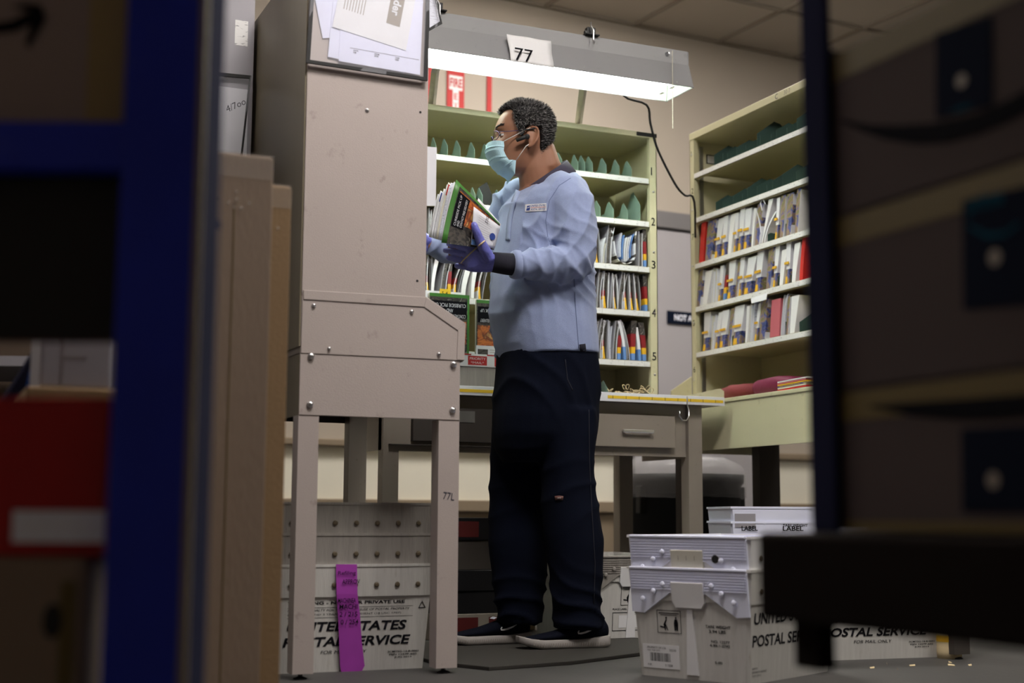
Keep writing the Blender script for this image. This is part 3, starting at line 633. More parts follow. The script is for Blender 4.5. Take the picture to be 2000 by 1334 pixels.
def cover(name, label, xa, xb, z0, z1, y, n, fl, parent=None):
    t = thing(name, label, 'catalogue', (xa, y, z0)); ww, hh = xb-xa, z1-z0
    b = MB()
    for k in range(n): b.box(.001*(k % 3), ww+.0012*(k % 2), .002+.0028*k, .0042+.0028*k, 0, hh-.002*(k % 3))
    b.build('pages', paper2, t)
    MB().box(0, ww, 0, .0015, 0, hh).build('cover', ltgreen, t)
    MB().box(.0, ww-.008, -.0008, 0, 0, hh-.012).build('cover_photo', dark, t)
    MB().box(.004, ww-.012, -.0014, -.0008, hh*.3, hh*.62).build('food_photo', food, t)
    R_ = (-1, 0, 0); U_ = (0, 0, -1)
    MB().box(.004, ww-.01, -.0016, -.0014, hh*.66, hh*.90).build('title_field', ink, t)
    for k, s_ in enumerate(('CURBSIDE PICK UP', 'AND', 'CONTACT FREE DELIVERY')):
        l = ww*.8*(1, .2, 1)[k]; text(s_, (ww/2+l/2, -.002, hh*(.865-.075*k)), R_, U_, hh*.05, paper, t, width=l)
    return t
pA, pB = ony(838, 700, 4.52), ony(917, 577, 4.52)
cover('catalogue', 'green-edged pizza catalogue upside down, nearest the plain end panel on the ledge', pA.x, pB.x, zb+.004, pB.z, 4.52, 8, 0)
pC, pD = ony(930, 700, 4.515), ony(1000, 590, 4.515)
cover('catalogue', 'second upside-down pizza catalogue, half hidden by the man\'s belly', pC.x, pD.x, zb+.004, pD.z, 4.515, 6, 0)
pE = ony(901, 640, 4.50); pF = ony(975, 696, 4.505)
t = thing('booklet', 'white booklet with small photo leaning before the half-hidden catalogue', 'booklet', (ony(930, 690, 4.506).x, 4.506, zb+.004))
MB().box(0, .12, 0, .003, 0, .075).build('page', paper, t); MB().box(.006, .045, -.0006, 0, .008, .062).build('photo_print', dark, t)
for k in range(6): MB().box(.052, .11, -.0006, 0, .015+.009*k, .0165+.009*k).build('text_line', desk, t)
t = tag(MB().box(pA.x-.03, pB.x-.02, 4.545, 4.57, zb+.004, pB.z+.012).build('booklet', paper), 'white booklet behind the green-edged catalogue with a yellow sticker', 'booklet')
q0 = ony(859, 566, 4.544); q1 = ony(880, 580, 4.544)
ys = MB().box(q0.x, q1.x, 4.543, 4.545, q1.z, q0.z+.004).build('yellow_sticker', yellow, t); text('5-4', (q0.x+.008, 4.5428, q1.z+.006), (1, 0, 0), (0, 0, 1), .012, ink, t)
# rubber bands
for k in range(14):
    cx_, cy_ = 2.49+rnd.uniform(-.085, .06), 4.515+rnd.uniform(-.012, .04); a = rnd.uniform(0, PI); rr = rnd.uniform(.018, .034); z0 = ZL+.003+.0035*(k % 6); tl = rnd.uniform(.0, .5)
    pts = []
    for i in range(15):
        ph = 2*PI*i/14; x = rr*math.cos(ph); y = rr*.5*math.sin(ph)*(1+.4*math.cos(2*ph)); pts.append((cx_+x*math.cos(a)-y*math.sin(a), cy_+(x*math.sin(a)+y*math.cos(a))*.6, z0+abs(math.sin(ph*1.0+k))*.012*(k % 3)+.001))
    tag(MB().tube(pts, .0019, 5, flat=.5).build('rubber_band', band), 'tan rubber band in the loose heap on the desk edge', 'rubber band', 'rubber bands heaped on the desk edge')
# S hook under the lip
hk = [ony(1342, 790, 4.476), ony(1345, 800, 4.47), ony(1346, 812, 4.466), ony(1341, 821, 4.46), ony(1333, 821, 4.455), ony(1327, 812, 4.452), ony(1328, 803, 4.45)]
hk = [hk[0]+V((0, .004, .02)), hk[0]+V((0, -.002, .03))]+hk
tag(MB().tube(hk, .0025, 8).build('wire_hook', chrome, smooth=True), 'bent wire hook hanging from the desk edge right of the drawer', 'hook')
# pouches and bundle on the right table
def pillow(name, label, cat, c, sx, sy, sz, rz, m, seed):
    b = MB(); n, mm = 20, 10; rings = []
    for i in range(mm+1):
        a = -PI/2+PI*i/mm; ring = []
        for k in range(n):
            ph = 2*PI*k/n; cx_ = abs(math.cos(ph))**.6*math.copysign(1, math.cos(ph)); cy_ = abs(math.sin(ph))**.6*math.copysign(1, math.sin(ph))
            r = max(.02, math.cos(a))**.35; q = V((sx*cx_*r, sy*cy_*r, sz*math.sin(a))); q.z += .25*sz*noise.noise(V((q.x*14, q.y*14, seed))); ring.append(q)
        rings.append(ring)
    b.loft(rings); zmin = min(q.z for q in b.v)
    for q in b.v: q.z -= zmin
    o = b.build(name, m, smooth=True); o.location = c; o.rotation_euler = (0, 0, rz); return tag(o, label, cat)
TR = .8735
pillow('mail_pouch', 'slumped dull red cloth pouch at the left end of the right table', 'pouch', (3.09, 4.66, TR), .16, .11, .032, 1.2, redcloth, 1)
pillow('mail_pouch', 'shiny magenta pouch beside the dull red one on the right table', 'pouch', (3.07, 4.38, TR), .15, .09, .036, 1.5, magenta, 5)
bn = thing('flat_bundle', 'rubber-banded bundle of colourful flats with yellow tag, on the right table', 'bundle', (3.0, 4.13, TR), 1.45)
for k in range(7): MB().box(-.11+.004*(k % 3), .11+.003*(k % 2), -.07, .07, .006*k, .006*k+.0045).build('flat', [photo, redp, paper2, photo, gold, pinkp, paper][k], bn)
MB().box(.09, .22, -.02, .012, .0425, .0435).build('yellow_tag', yellow, bn)

# ================================================================ TUBS
LT, WT, HT = .46, .345, .283
tubcache = {}
def tub(label, loc, rz, m=tubw, group=None, mb=None, prints=True, rivn=7, dark_riv=True, L=LT, W_=WT, rim=True):
    t = thing('mail_tub', label, 'tub', loc, rz, group)
    key = (m.name, L, W_)
    if key not in tubcache:
        def ring(z, e, ins=0):
            l = (L/2-.022*(1-z/HT))-ins; w_ = (W_/2-.018*(1-z/HT))-ins; c = .012
            return [V(q) for q in ((-l, -w_+c, z), (-l+c*.4, -w_, z), (l-c*.4, -w_, z), (l, -w_+c, z), (l, w_-c, z), (l-c*.4, w_, z), (-l+c*.4, w_, z), (-l, w_-c, z))]
        b = MB(); b.loft([ring(.0, 0), ring(HT, 0), ring(HT, 0, .005), ring(.006, 0, .005)])
        band_ = MB(); zb_ = HT-.083
        band_.loft([ring(zb_, 0, -.0005), ring(zb_, 0, -.0045), ring(HT+.001, 0, -.0045), ring(HT+.001, 0, -.0005)], cap=False); band_.f.append(None) if False else None
        riv = MB().lathe([(.0075, 0), (.007, -.0012), (.004, -.0025)], (0, 0, 0), 10, axis='y')
        tubcache[key] = (b.mesh('tub_body', m), band_.mesh('rim_band', mb or m), riv.mesh('rivet', rivm if dark_riv else m))
    bm_, bd_, rv_ = tubcache[key]
    o = bpy.data.objects.new('tub_body', bm_); COL.objects.link(o); o.parent = t
    o2 = bpy.data.objects.new('rim_band', bd_); COL.objects.link(o2); o2.parent = t
    if 'bead' not in tubcache: tubcache['bead'] = {}
    if key not in tubcache['bead']:
        g = MB(); l_, w2_ = L/2+.006, W_/2+.006
        g.box(-l_, l_, -w2_, -w2_+.009, HT-.003, HT+.004).box(-l_, l_, w2_-.009, w2_, HT-.003, HT+.004).box(-l_, -l_+.009, -w2_+.009, w2_-.009, HT-.003, HT+.004).box(l_-.009, l_, -w2_+.009, w2_-.009, HT-.003, HT+.004)
        tubcache['bead'][key] = g.mesh('rim_lip', mb or m)
    o3 = bpy.data.objects.new('rim_lip', tubcache['bead'][key]); COL.objects.link(o3); o3.parent = t
    for k in range(rivn):
        x = -L/2+.05+(L-.1)*k/(rivn-1); r = bpy.data.objects.new('rivet', rv_); COL.objects.link(r); r.parent = o2; r.location = (x, -W_/2-.0025, HT-.052)
    return t
rivm = mat('rusty rivet', (.10, .075, .045), .6)
def side_pt(x, z, off=.001, W_=WT): return (x, -(W_/2-.018*(1-z/HT))-off, z)
SU = V((0, -.0635, 1)).normalized()
def side_prints(t, tubW=WT):
    y = lambda z: -(tubW/2-.018*(1-z/HT))-.0004
    def tx(s, x, z, h, w_, sh=0, b=0, m=ink): text(s, (x, y(z), z), (1, 0, 0), SU, h, m, t, width=w_, shear=sh, bold=b, name='lettering')
    tx('WARNING - NOT FOR PRIVATE USE', -.185, .180, .0085, .33, 0, .03)
    tx('MAXIMUM PENALTY FOR THEFT OR MISUSE OF POSTAL PROPERTY', -.185, .162, .006, .345, .2)
    tx('$1000 FINE AND 3 YEARS IMPRISONMENT (18 USC 1707)', -.185, .150, .006, .32)
    tx('UNITED STATES', -.185, .108, .026, .338, .2, .03); tx('POSTAL SERVICE', -.195, .068, .026, .36, .2, .03)
    tx('FOR MAIL ONLY', -.09, .048, .009, .13, .2); tx('3CMTSG-14-B-0001', .10, .046, .005, .09, 0, .02); tx('PSN 1257P-602', .105, .038, .005, .08, 0, .02); tx('JUN 2013', .12, .030, .005, .05, 0, .02)
    b = MB()
    for z in (.171, .144): b.add([(-.185, y(z), z), (.17, y(z), z), (.17, y(z+.001), z+.001), (-.185, y(z+.001), z+.001)], [(0, 1, 2, 3)])
    b.build('rule_lines', ink, t)
    a, b_, c = V(side_pt(.185, .165)), V(side_pt(.207, .165)), V(side_pt(.196, .185))
    g = MB(); k = (a+b_+c)/3
    for p, q in ((a, b_), (b_, c), (c, a)): g.prism([p, q, k.lerp(q, .7), k.lerp(p, .7)], (0, -.0004, 0))
    g.build('recycling_triangle', ink, t)
# left stack of three
lc = (1.152, 3.66+WT/2)
names = ['lowest tub of the left stack, lettered UNITED STATES POSTAL SERVICE with purple tape', 'middle grey tub of the stack under the plain end case', 'top grey tub with chipped rim in the stack under the plain end case']
for k in range(3):
    t = tub(names[k], (lc[0], lc[1], .0835*k), 0, tubg if k else tubw, 'nested tubs under the left case')
    if k == 0:
        side_prints(t)
        st = MB(); z = HT+.003; pts = []
        pr_ = [(656, 1102), (657, 1160), (660, 1200), (662, 1250), (664, 1300), (668, 1322)]; pl = [(697, 1101), (698, 1160), (703, 1200), (706, 1240), (712, 1275), (700, 1320)]
        rows = [[ony(a[0]+(b_[0]-a[0])*i/4, a[1], 3.652+.02*min(1, max(0, (a[1]-1160)/160))) +V((0, .0, 0)) for i in range(5)] for a, b_ in zip(pr_, pl)]
        st.loft(rows, False, closed=False)
        po = st.build('purple_tape', purple, None, smooth=False); po.modifiers.new('t', 'SOLIDIFY').thickness = .0015
        for q in po.data.vertices: q.co = q.co-V(t.location)
        po.parent = t
        for s_, py, dx in (('Refiling', 1125, 0), ('APPROV', 1141, 8), ('MACHINEA', 1178, 0), ('MACHI', 1190, 3), ('2 / 215', 1205, 3), ('0 / 254', 1220, 5)):
            pp = ony(660+dx, py, 3.6478+.02*min(1, max(0, (py-1160)/160))); text(s_, pp-V(t.location), (1, 0, 0), (0, -.05, 1), .013, ink, t, width=.05, bold=.01)
# far letter tray behind left stack
tt = thing('letter_tray', 'low white letter tray on the floor behind the lettered left stack', 'tray', (1.335, 4.18, 0))
MB().loft([[V(q) for q in ((-.13, -.14, 0), (.13, -.14, 0), (.13, .10, 0), (-.13, .10, 0))], [V(q) for q in ((-.15, -.155, .155), (.15, -.155, .155), (.15, .12, .155), (-.15, .12, .155))], [V(q) for q in ((-.145, -.15, .155), (.145, -.15, .155), (.145, .115, .155), (-.145, .115, .155))], [V(q) for q in ((-.126, -.135, .005), (.126, -.135, .005), (.126, .095, .005), (-.126, .095, .005))]]).build('tray_body', tubw, tt)
text('WEIGHT', (.085, -.1525, .115), (1, 0, 0), (0, -.1, 1), .008, ink, tt, bold=.02); text('LBS', (.085, -.1505, .1), (1, 0, 0), (0, -.1, 1), .008, ink, tt, bold=.02)
# right front stack
RZ = math.radians(25.8); eL = V((math.cos(RZ), math.sin(RZ), 0)); eW = V((-math.sin(RZ), math.cos(RZ), 0))
nc_ = V((1.988, 3.013, 0)); WR = .37; rc = nc_+eL*(LT/2-.022)+eW*(WR/2-.018)
def pict(parent, x, y0, z0, w_, R_, U_, N_):
    """small framed lifting pictogram made of flat ink shapes"""
    R_, U_, N_ = V(R_), V(U_), V(N_); O = V((x, y0, z0))
    def P(a, b): return O+R_*a*w_+U_*b*w_+N_*.0006
    g = MB()
    def q(pts): g.prism([P(*p) for p in pts], N_*.0003)
    for a in (((0, 0), (1, 0), (1, .02), (0, .02)), ((0, .78), (1, .78), (1, .8), (0, .8)), ((0, 0), (.02, 0), (.02, .8), (0, .8)), ((.98, 0), (1, 0), (1, .8), (.98, .8)), ((.08, .68), (.92, .68), (.92, .71), (.08, .71)), ((.15, .62), (.85, .62), (.85, .64), (.15, .64))): q(a)
    q([(.12, .2), (.3, .18), (.3, .22), (.12, .25)]); q([(.26, .3), (.38, .5), (.42, .47), (.34, .3), (.36, .1), (.32, .1)]); q([(.36, .5), (.42, .5), (.42, .57), (.36, .57)]); q([(.36, .32), (.46, .1), (.42, .1), (.33, .3)])
    q([(.72, .1), (.7, .35), (.74, .5), (.84, .5), (.88, .35), (.86, .1), (.8, .1), (.79, .3), (.78, .1)]); q([(.76, .51), (.82, .51), (.82, .58), (.76, .58)])
    return g.build('pictogram', ink, parent)
def end_dress(t, W_, top=False, bright=None):
    xe = lambda z: -(LT/2-.022*(1-z/HT))
    R_, U_, N_ = V((0, -1, 0)), V((-.078, 0, 1)).normalized(), V((-1, 0, -.078)).normalized()
    def P(y, z, o=.0): return V((xe(z)-.0045*(z > HT-.084)-o, y, z))
    m = bright or tubb
    # W-shaped corrugated overlay on the end, hand hole panel, ribs
    g = MB(); h = W_/2-.004
    g.prism([P(h, HT-.004), P(h, HT-.115), P(h*.78, HT-.118), P(.055, HT-.062), (P(-.055, HT-.062)), P(-h*.78, HT-.118), P(-h, HT-.115), P(-h, HT-.004)], N_*.005)
    ov = g.build('end_overlay', m, t, bevel=.001)
    for k in range(7):
        z = HT-.012-.007*k; MB().slab(P(h-.004, z, .0048), R_*(2*h-.008), U_*.002, N_*.002).build('overlay_rib', m, ov)
    for k, (y, z) in enumerate(((.14, .098), (.105, .077), (.075, .058), (-.075, .058), (-.105, .077), (-.14, .098))):
        if top and y == -.075: continue
        c = P(y, HT-z+.018, .007); o = bpy.data.objects.new('rivet', tubcache_rv(m)); COL.objects.link(o); o.parent = ov; o.location = c; o.rotation_euler = (0, 0, -PI/2)
    hp_ = MB().prism([P(.05, HT-.033), P(.05, HT-.085), P(.04, HT-.1), P(-.04, HT-.1), P(-.05, HT-.085), P(-.05, HT-.033)], N_*.0085).build('handle_plate', white if not top else paper2, t, bevel=.002)
    if top:
        MB().lathe([(.0105, 0), (.0105, -.002)], P(-.088, HT-.055, .006), 18, axis='x').build('round_hole', black, t)
        for k in (-.025, .0, .025): MB().slab(P(k, HT-.06, .0088), R_*.0015, U_*.012, N_*.0004).build('vent_slit', desk, hp_)
    MB().prism([P(.018, 0+.012), P(.008, .18), P(-.008, .18), P(-.018, .012)], N_*.004).build('center_rib', white, t)
    for y in (.03, -.03):
        for z in (.07, .12, .165): pass
    MB().slab(P(W_/2-.006, HT-.002, .0), R_*(W_-.012), U_*.007, N_*.009).build('rim_bead', m, t, bevel=.002)
    return R_, U_, N_, P
_rv = {}
def tubcache_rv(m):
    if m.name not in _rv: _rv[m.name] = MB().lathe([(.0075, 0), (.0065, -.003), (.003, -.0045)], (0, 0, 0), 12, axis='y').mesh('rivet', m)
    return _rv[m.name]
t = tub('grimy lower tub of the right front stack, lettered UNITED STATES POSTAL SERVICE', tuple(rc), RZ, tubw, 'nested tubs before the desk', W_=WR, rivn=7)
R_, U_, N_, P = end_dress(t, WR, bright=tubb)
side_y = lambda z: -(WR/2-.018*(1-z/HT))-.0004
text('UNITED STATES', (-.20, side_y(.15), .148), (1, 0, 0), SU, .03, ink, t, width=.33, bold=.02, shear=.05); text('POSTAL SERVICE', (-.205, side_y(.09), .092), (1, 0, 0), SU, .03, ink, t, width=.35, bold=.02, shear=.05)
for k in range(3): text(('NOTICE', 'RETURN TO NEAREST', 'POST OFFICE'[:11])[k], (-.2, side_y(.03), .036-.009*k), (1, 0, 0), SU, .005, ink, t)
pict(t, *P(.105, .115), .075, R_, U_, N_)
lb = MB().slab(P(.155, .022, .0005), R_*.115, U_*.062, N_*.0008).build('barcode_label', white, t)
g = MB(); y = .132
while y > .068: wd = rnd.choice((.001, .0015, .002)); g.slab(P(y, .04, .0014), R_*wd, U_*.022, N_*.0002); y -= wd+rnd.choice((.0012, .002))
g.build('barcode', ink, lb)
for s_, yy, zz_, h_ in (('PROPERTY OF LOS', .14, .073, .005), ('MAIL TUB 12577', .14, .066, .004), ('20230', .07, .068, .006), ('P 85', .14, .028, .005), ('S 1258', .085, .028, .006)): text(s_, P(yy, zz_, .0016), R_, U_, h_, ink, lb)
for s_, yy, zz_, h_, w_ in (('TARE WEIGHT', -.045, .135, .008, .075), ('3.94 LBS', -.055, .123, .008, .05), ('NO. 12577', -.06, .098, .007, .055), ('4-99-1-2742', -.055, .088, .007, .06), ('5-00', -.068, .045, .007, .022)): text(s_, P(yy, zz_, .0005), R_, U_, h_, ink, t, width=w_, bold=.02)
t2 = tub('clean bluish-white upper tub of the right front stack, round hole in its end', (rc.x, rc.y, .0835), RZ, tubb, 'nested tubs before the desk', W_=WR, mb=white)
end_dress(t2, WR, top=True, bright=tubb)
# stack with LABEL OTHER lettering
c3 = atd(1427, 990, 4.6); rz3 = -.33; e1 = V((math.cos(rz3), math.sin(rz3), 0)); e2 = V((-math.sin(rz3), math.cos(rz3), 0)); c3 = V((c3.x, c3.y, 0))+e1*.235+e2*.175
for k in range(3):
    t = tub(['lowest tub of the stack by the waste bin, behind the dark cart', 'tub lettered LABEL OTHER in the stack by the waste bin', 'top tub lettered TARE WEIGHT in the stack by the waste bin'][k], (c3.x, c3.y, (0, .118, .167)[k]), rz3, tubb, 'nested tubs by the waste bin', dark_riv=False)
    yv = -(WT/2)-.005
    if k == 1:
        text('LABEL', (-.20, yv, HT-.027), (1, 0, 0), SU, .016, ink, t, width=.055, bold=.02); text('OTHER', (-.20, yv, HT-.056), (1, 0, 0), SU, .016, ink, t, width=.06, bold=.02); text('LABEL', (-.06, yv, HT-.027), (1, 0, 0), SU, .016, ink, t, width=.07, bold=.02)
    if k == 2: text('TARE WEIGHT', (-.06, yv, HT-.062), (1, 0, 0), SU, .009, ink, t, width=.085, bold=.02); MB().slab((-.222, yv+.0003, HT-.065), (.07, 0, 0), (0, 0, .045), (0, -.0006, 0)).build('label_pocket', lilac, t)
# tubs under the desk
t = tub('worn grey tub under the desk right of the man, lifting pictogram on its end', (2.30, 4.19+.23, 0), PI/2, tubw, 'tubs on the floor under the desk')
R_, U_, N_, P = end_dress(t, WT, bright=tubg); pict(t, *P(.04, .12), .085, R_, U_, N_)
text('PLACE LABEL HOLDER HERE', P(.07, .105, .0006), R_, U_, .006, ink, t, width=.12, bold=.02)
g = MB(); 
for a, b_, c, d in ((.07, -.05, .035, .037), (.07, -.05, .095, .097)): g.slab(P(a, c, .0006), R_*(a-b_), U_*(d-c), N_*.0003)
g.slab(P(.07, .035, .0006), R_*.002, U_*.06, N_*.0003); g.slab(P(-.048, .035, .0006), R_*.002, U_*.06, N_*.0003); g.build('label_frame', ink, t); MB().slab(P(.045, .045, .0006), R_*.075, U_*.042, N_*.0003).build('label_remnant', white, t)
t = tub('tan-stained tub under the desk seen between the man\'s legs', (2.05, 4.96, 0), PI/2, mat('stained plastic', (.42, .33, .18), .6, var=.3, vscale=20), 'tubs on the floor under the desk', W_=.33)
end_dress(t, .33, bright=tubg)
t = tub('single tub lettered POSTAL on the floor beyond the cart deck', (2.73, 3.57, 0), -.1, tubw)
side_prints(t)
# priority cartons stack, dark, left of the man's feet
for k, (z, h_, m_) in enumerate(((0, .09, redp), (.0905, .075, black), (.166, .07, black), (.2365, .10, paper2), (.337, .075, redp))):
    o = thing('flat_carton', '%s carton in the dark stack left of the man\'s shins' % ['bottom red and white', 'second-lowest black', 'middle black', 'second-highest brown', 'topmost red'][k], 'carton', (1.67, 4.40+.006*(k % 2), z), 0, 'cartons stacked on the floor behind the man')
    MB().box(0, .26, 0, .27, 0, h_).build('carton_body', [desk, blackm, blackm, deskdark, blackm][k], o, bevel=.002)
    if m_ == redp:
        MB().box(.02, .15, -.0008, 0, .01, h_-.012).box(.19, .255, -.0008, 0, .01, h_-.012).build('red_field', dimred, o)
# items: tape roll and scraps right of the cart
tp = thing('twine_roll', 'tan twine roll with yellow label on the floor behind the dark cart', 'roll', (2.93, 3.36, 0))
MB().lathe([(.036, 0), (.037, .02), (.036, .07), (.033, .08)], (0, 0, 0), 20).build('roll_body', band, tp, smooth=True); MB().lathe([(.0375, .05), (.0372, .068)], (0, 0, 0), 20, cap=False).build('paper_label', gold, tp)
for k in range(7):
    x, y = 2.75+rnd.uniform(-.25, .25), 3.2+rnd.uniform(-.06, .08); a = rnd.uniform(0, 3); l = rnd.uniform(.01, .03)
    tag(MB().prism([(x, y, .0005), (x+l*math.cos(a), y+l*math.sin(a), .0005), (x+l*math.cos(a)+.006, y+l*math.sin(a)+.008, .004), (x+.004, y+.008, .003)], (0, 0, .0008)).build('paper_scrap', band), 'small torn tan scrap on the floor before the twine roll', 'scrap', 'scraps on the floor before the twine roll')
# waste bin with liner
wbn = thing('waste_bin', 'round black waste bin with clear liner behind the desk legs', 'bin', (3.14, 5.28, 0))
MB().lathe([(.19, 0), (.235, .03), (.262, .55), (.275, .565), (.278, .60), (.262, .60), (.25, .04), (.1, .03)], n=36).build('bin_body', black, wbn, smooth=True)
for a in (200, 340): c, s_ = math.cos(math.radians(a)), math.sin(math.radians(a)); MB().box(.26*c-.02, .26*c+.02, .26*s_-.02, .26*s_+.02, .43, .55).build('bin_handle', black, wbn, bevel=.006)
g = MB(); rings = []
for z, r in ((.50, .285), (.56, .288), (.615, .282), (.645, .26), (.67, .2), (.675, .05)):
    rings.append([V(((r+.012*noise.noise(V((k*.9, z*20, 3))))*math.cos(2*PI*k/48), (r+.012*noise.noise(V((k*.9, z*20, 3))))*math.sin(2*PI*k/48), z+.02*noise.noise(V((k*.5, z*6, 8))))) for k in range(48)])
g.loft(rings, False); g.build('bin_liner', bagm, wbn, smooth=True)
# rubber mat
mp_ = [(1.44, 3.75), (1.50, 3.53), (2.03, 3.66), (2.62, 4.30), (2.3, 4.6), (1.42, 4.5)]
mp_ = [(1.415, 3.74), (1.50, 3.545), (1.78, 3.60), (2.25, 3.83), (2.6, 4.05), (2.55, 4.12), (2.05, 4.30), (1.42, 4.30)]
tag(MB().prism([(x, y, .0) for x, y in mp_], (0, 0, .011)).build('floor_mat', matm, bevel=.002), 'dark rubber anti-fatigue mat under the man\'s shoes', 'mat')

# ================================================================ POUCHES ON THE END PANELS
def pouch(label, k4, y, parent=None, bw=.008, nrm=V((0, -1, 0))):
    """k4: tl, tr, br, bl world points"""
    t = thing('document_pouch', label, 'pouch', (0, 0, 0))
    k4 = [V(p) for p in k4]; c = sum(k4, V())/4
    for a in range(4):
        p, q = k4[a], k4[(a+1) % 4]; dp = (c-p).normalized(); dq = (c-q).normalized()
        MB().prism([p, q, q+dq*bw*1.9, p+dp*bw*1.9], nrm*.008).build('black_border', black, t)
    rows = [[k4[0].lerp(k4[1], i/8).lerp(k4[3].lerp(k4[2], i/8), j/8)+nrm*(.006+.003*math.sin(i*.9+j*.5)) for i in range(9)] for j in range(9)]
    g = MB(); g.loft(rows, False, closed=False); g.build('clear_film', film, t, smooth=True); return t
k4 = [(.950, 3.508, 1.935), (1.288, 3.508, 1.945), (1.284, 3.508, 1.618), (.938, 3.508, 1.622)]
pouch('large black-edged clear pouch stuffed with papers on the plain end panel', k4, 3.508, bw=.007)
PL = [((.985, 1.70), .22, .30, -.22, sheetp, 'stepped white printed sheet'), ((1.0, 1.65), .22, .28, .07, sheetp, 'plain white sheet'), ((1.03, 1.642), .235, .29, .03, sheetp, 'white form with a row of boxes'), ((1.01, 1.735), .215, .24, .17, sheetp, 'tilted white newsletter sheet')]
for k, (o_, w_, h_, a, m_, nm) in enumerate(PL):
    y = 3.5135-.0012*k; t = thing('paper_sheet', '%s inside the large black-edged pouch, %s from the back' % (nm, ORD[k]), 'paper', (o_[0]+.0, y, o_[1]))
    t.rotation_euler = (0, a, 0); MB().box(0, w_, -.0006, 0, 0, h_*.85).build('sheet', m_ if k != 3 else paper, t)
    if k == 2:
        for j, s_ in enumerate(('DATE', 'FROM', 'CASE')):
            text(s_, (.04+.06*j, -.0008, .035), (1, 0, 0), (0, 0, 1), .004, ink, t, bold=.02); text(('128', '3715', '1203')[j], (.04+.06*j, -.0008, .029), (1, 0, 0), (0, 0, 1), .0045, ink, t, bold=.03)
        MB().box(.03, .23, -.0009, -.0006, .042, .043).build('rule_line', ink, t)
    if k == 3:
        MB().box(.145, .185, -.001, -.0006, .06, .19).build('banner_field', desk, t); text('Reader', (.154, -.0012, .18), (0, 0, -1), (1, 0, 0), .024, paper, t, bold=.03)
        for j in range(8): MB().box(.02+.008*j, .022+.008*j, -.0008, -.0006, .06, .2).build('text_line', desk, t)
p1 = [ony(836, -40, 3.60), ony(846, -20, 3.60), ony(862, 48, 3.60), ony(836, 62, 3.60)]
pouch('small black-edged pouch corner poking past the front case edge beside the lamp', p1, 3.6, bw=.005)
tag(MB().prism([p+V((0, .004, 0)) for p in p1], (0, .001, 0)).build('paper_sheet', letterp), 'printed sheet in the small pouch beside the lamp', 'paper')
# neighbouring case behind the front one
nb = case('carrier_case', 'lilac-grey case end far left, behind the tall cartons', (.50, 4.10, 0), 0, .43, .8, .4, 2.2, [1.2, 1.6], lilac, lilac, rail=False)
MB().box(0, .43, -.006, -.002, .4, 2.2).build('end_panel', lilac, nb); MB().box(0, .43, 0, .8, 0, .4).build('plinth', deskdark, nb)
MB().box(.37, .41, -.0066, -.006, 1.85, 1.93).build('faded_label', labelp, nb)
k5 = [ony(400, 140, 4.085), ony(490, 149, 4.085), ony(470, 330, 4.085), ony(390, 320, 4.085)]
pouch('black-edged clear pouch on the lilac-grey case end at far left', k5, 4.085, bw=.006)
t = thing('paper_sheet', 'bluish sheet with handwriting inside the far-left pouch', 'paper', (0, 0, 0))
a, b_ = ony(400, 165, 4.09), ony(478, 320, 4.09); MB().box(a.x, b_.x+.004, 4.087, 4.089, b_.z, a.z).build('sheet', paper, t)
for j in range(1): text('4/7oo'[:5], (a.x+.07+.008*j, 4.0866, a.z-.08-.03*j), (1, 0, .6), (-.4, 0, 1), .02, pen, t)
# things on top of the neighbouring case
tag(MB().box(.62, .93, 4.2, 4.5, 2.2005, 2.42).build('carton', card, bevel=.003), 'brown carton on top of the lilac-grey case at far left', 'carton')

# ================================================================ TALL CARTONS
for (x0, x1, y0_, y1, z1, nm, m_) in ((.40, .648, 2.65, 2.73, 1.126, 'front tall flat carton leaning upright beside the blue rack', card), (.50, .712, 2.75, 2.82, 1.095, 'rear tall flat carton standing behind the front one', card2)):
    t = thing('tall_carton', nm, 'carton', (x0, y0_, 0))
    w_, d_ = x1-x0, y1-y0_
    MB().box(0, w_-.003, .003, d_, .0, z1).box(.003, w_, 0, .003, 0, z1-.004).build('carton_body', m_, t, bevel=.004)
    g = MB(); rows = [[V((w_*i/8, -.0012-.001*noise.noise(V((i*2.1, j*1.7, 4))), z1+.002-.05*j/3)) for i in range(9)] for j in range(4)]
    g.loft(rows, False, closed=False); g.build('clear_tape', cleartape, t, smooth=True)
    g = MB()
    for k in range(14): x = w_*.55+rnd.uniform(-.05, .08); z = z1-.09+rnd.uniform(-.02, .02); g.ball((x, -.001, z), (.003, .001, .004), 6, 4)
    g.build('tape_scuffs', cleartape, t)
    MB().box(w_*.7-.002, w_*.7, -.0006, 0, 0, z1-.1).build('seam', tape, t)

# ================================================================ BLUE RACK, LEFT FOREGROUND
RF = V((math.sin(YAW), math.cos(YAW), 0)); RRt = V((math.cos(YAW), -math.sin(YAW), 0))
def rk(px, py, D): p = atd(px, py, D); return V((p.dot(RRt), p.dot(RF), p.z))
rack = thing('blue_rack', 'blue steel rack out of focus at the left edge, shelf beam across', 'rack', (0, 0, 0), -YAW)
D0 = 1.42
a = rk(222, 667, D0); b_ = rk(383, 667, D0); yb = a.y
xl_, xr_ = a.x, b_.x
MB().box(xl_, xr_, yb, yb+.003, 0, 1.6).box(xl_, xl_+.003, yb+.003, yb+.12, 0, 1.6).build('post', blue, rack, bevel=.001)
MB().box(xr_-.003, xr_, yb+.004, yb+.045, 0, 1.6).build('post_flange', navysteel, rack)
MB().box(xr_-.007, xr_+.0010, yb-.0015, yb+.0035, 0, 1.6).build('post_edge_highlight', edge_light, rack)  # strip coloured as the highlight on the post corner
MB().box(xr_-.002, xr_+.001, yb+.046, yb+.088, 0, 1.6).build('inner_post', navysteel, rack)
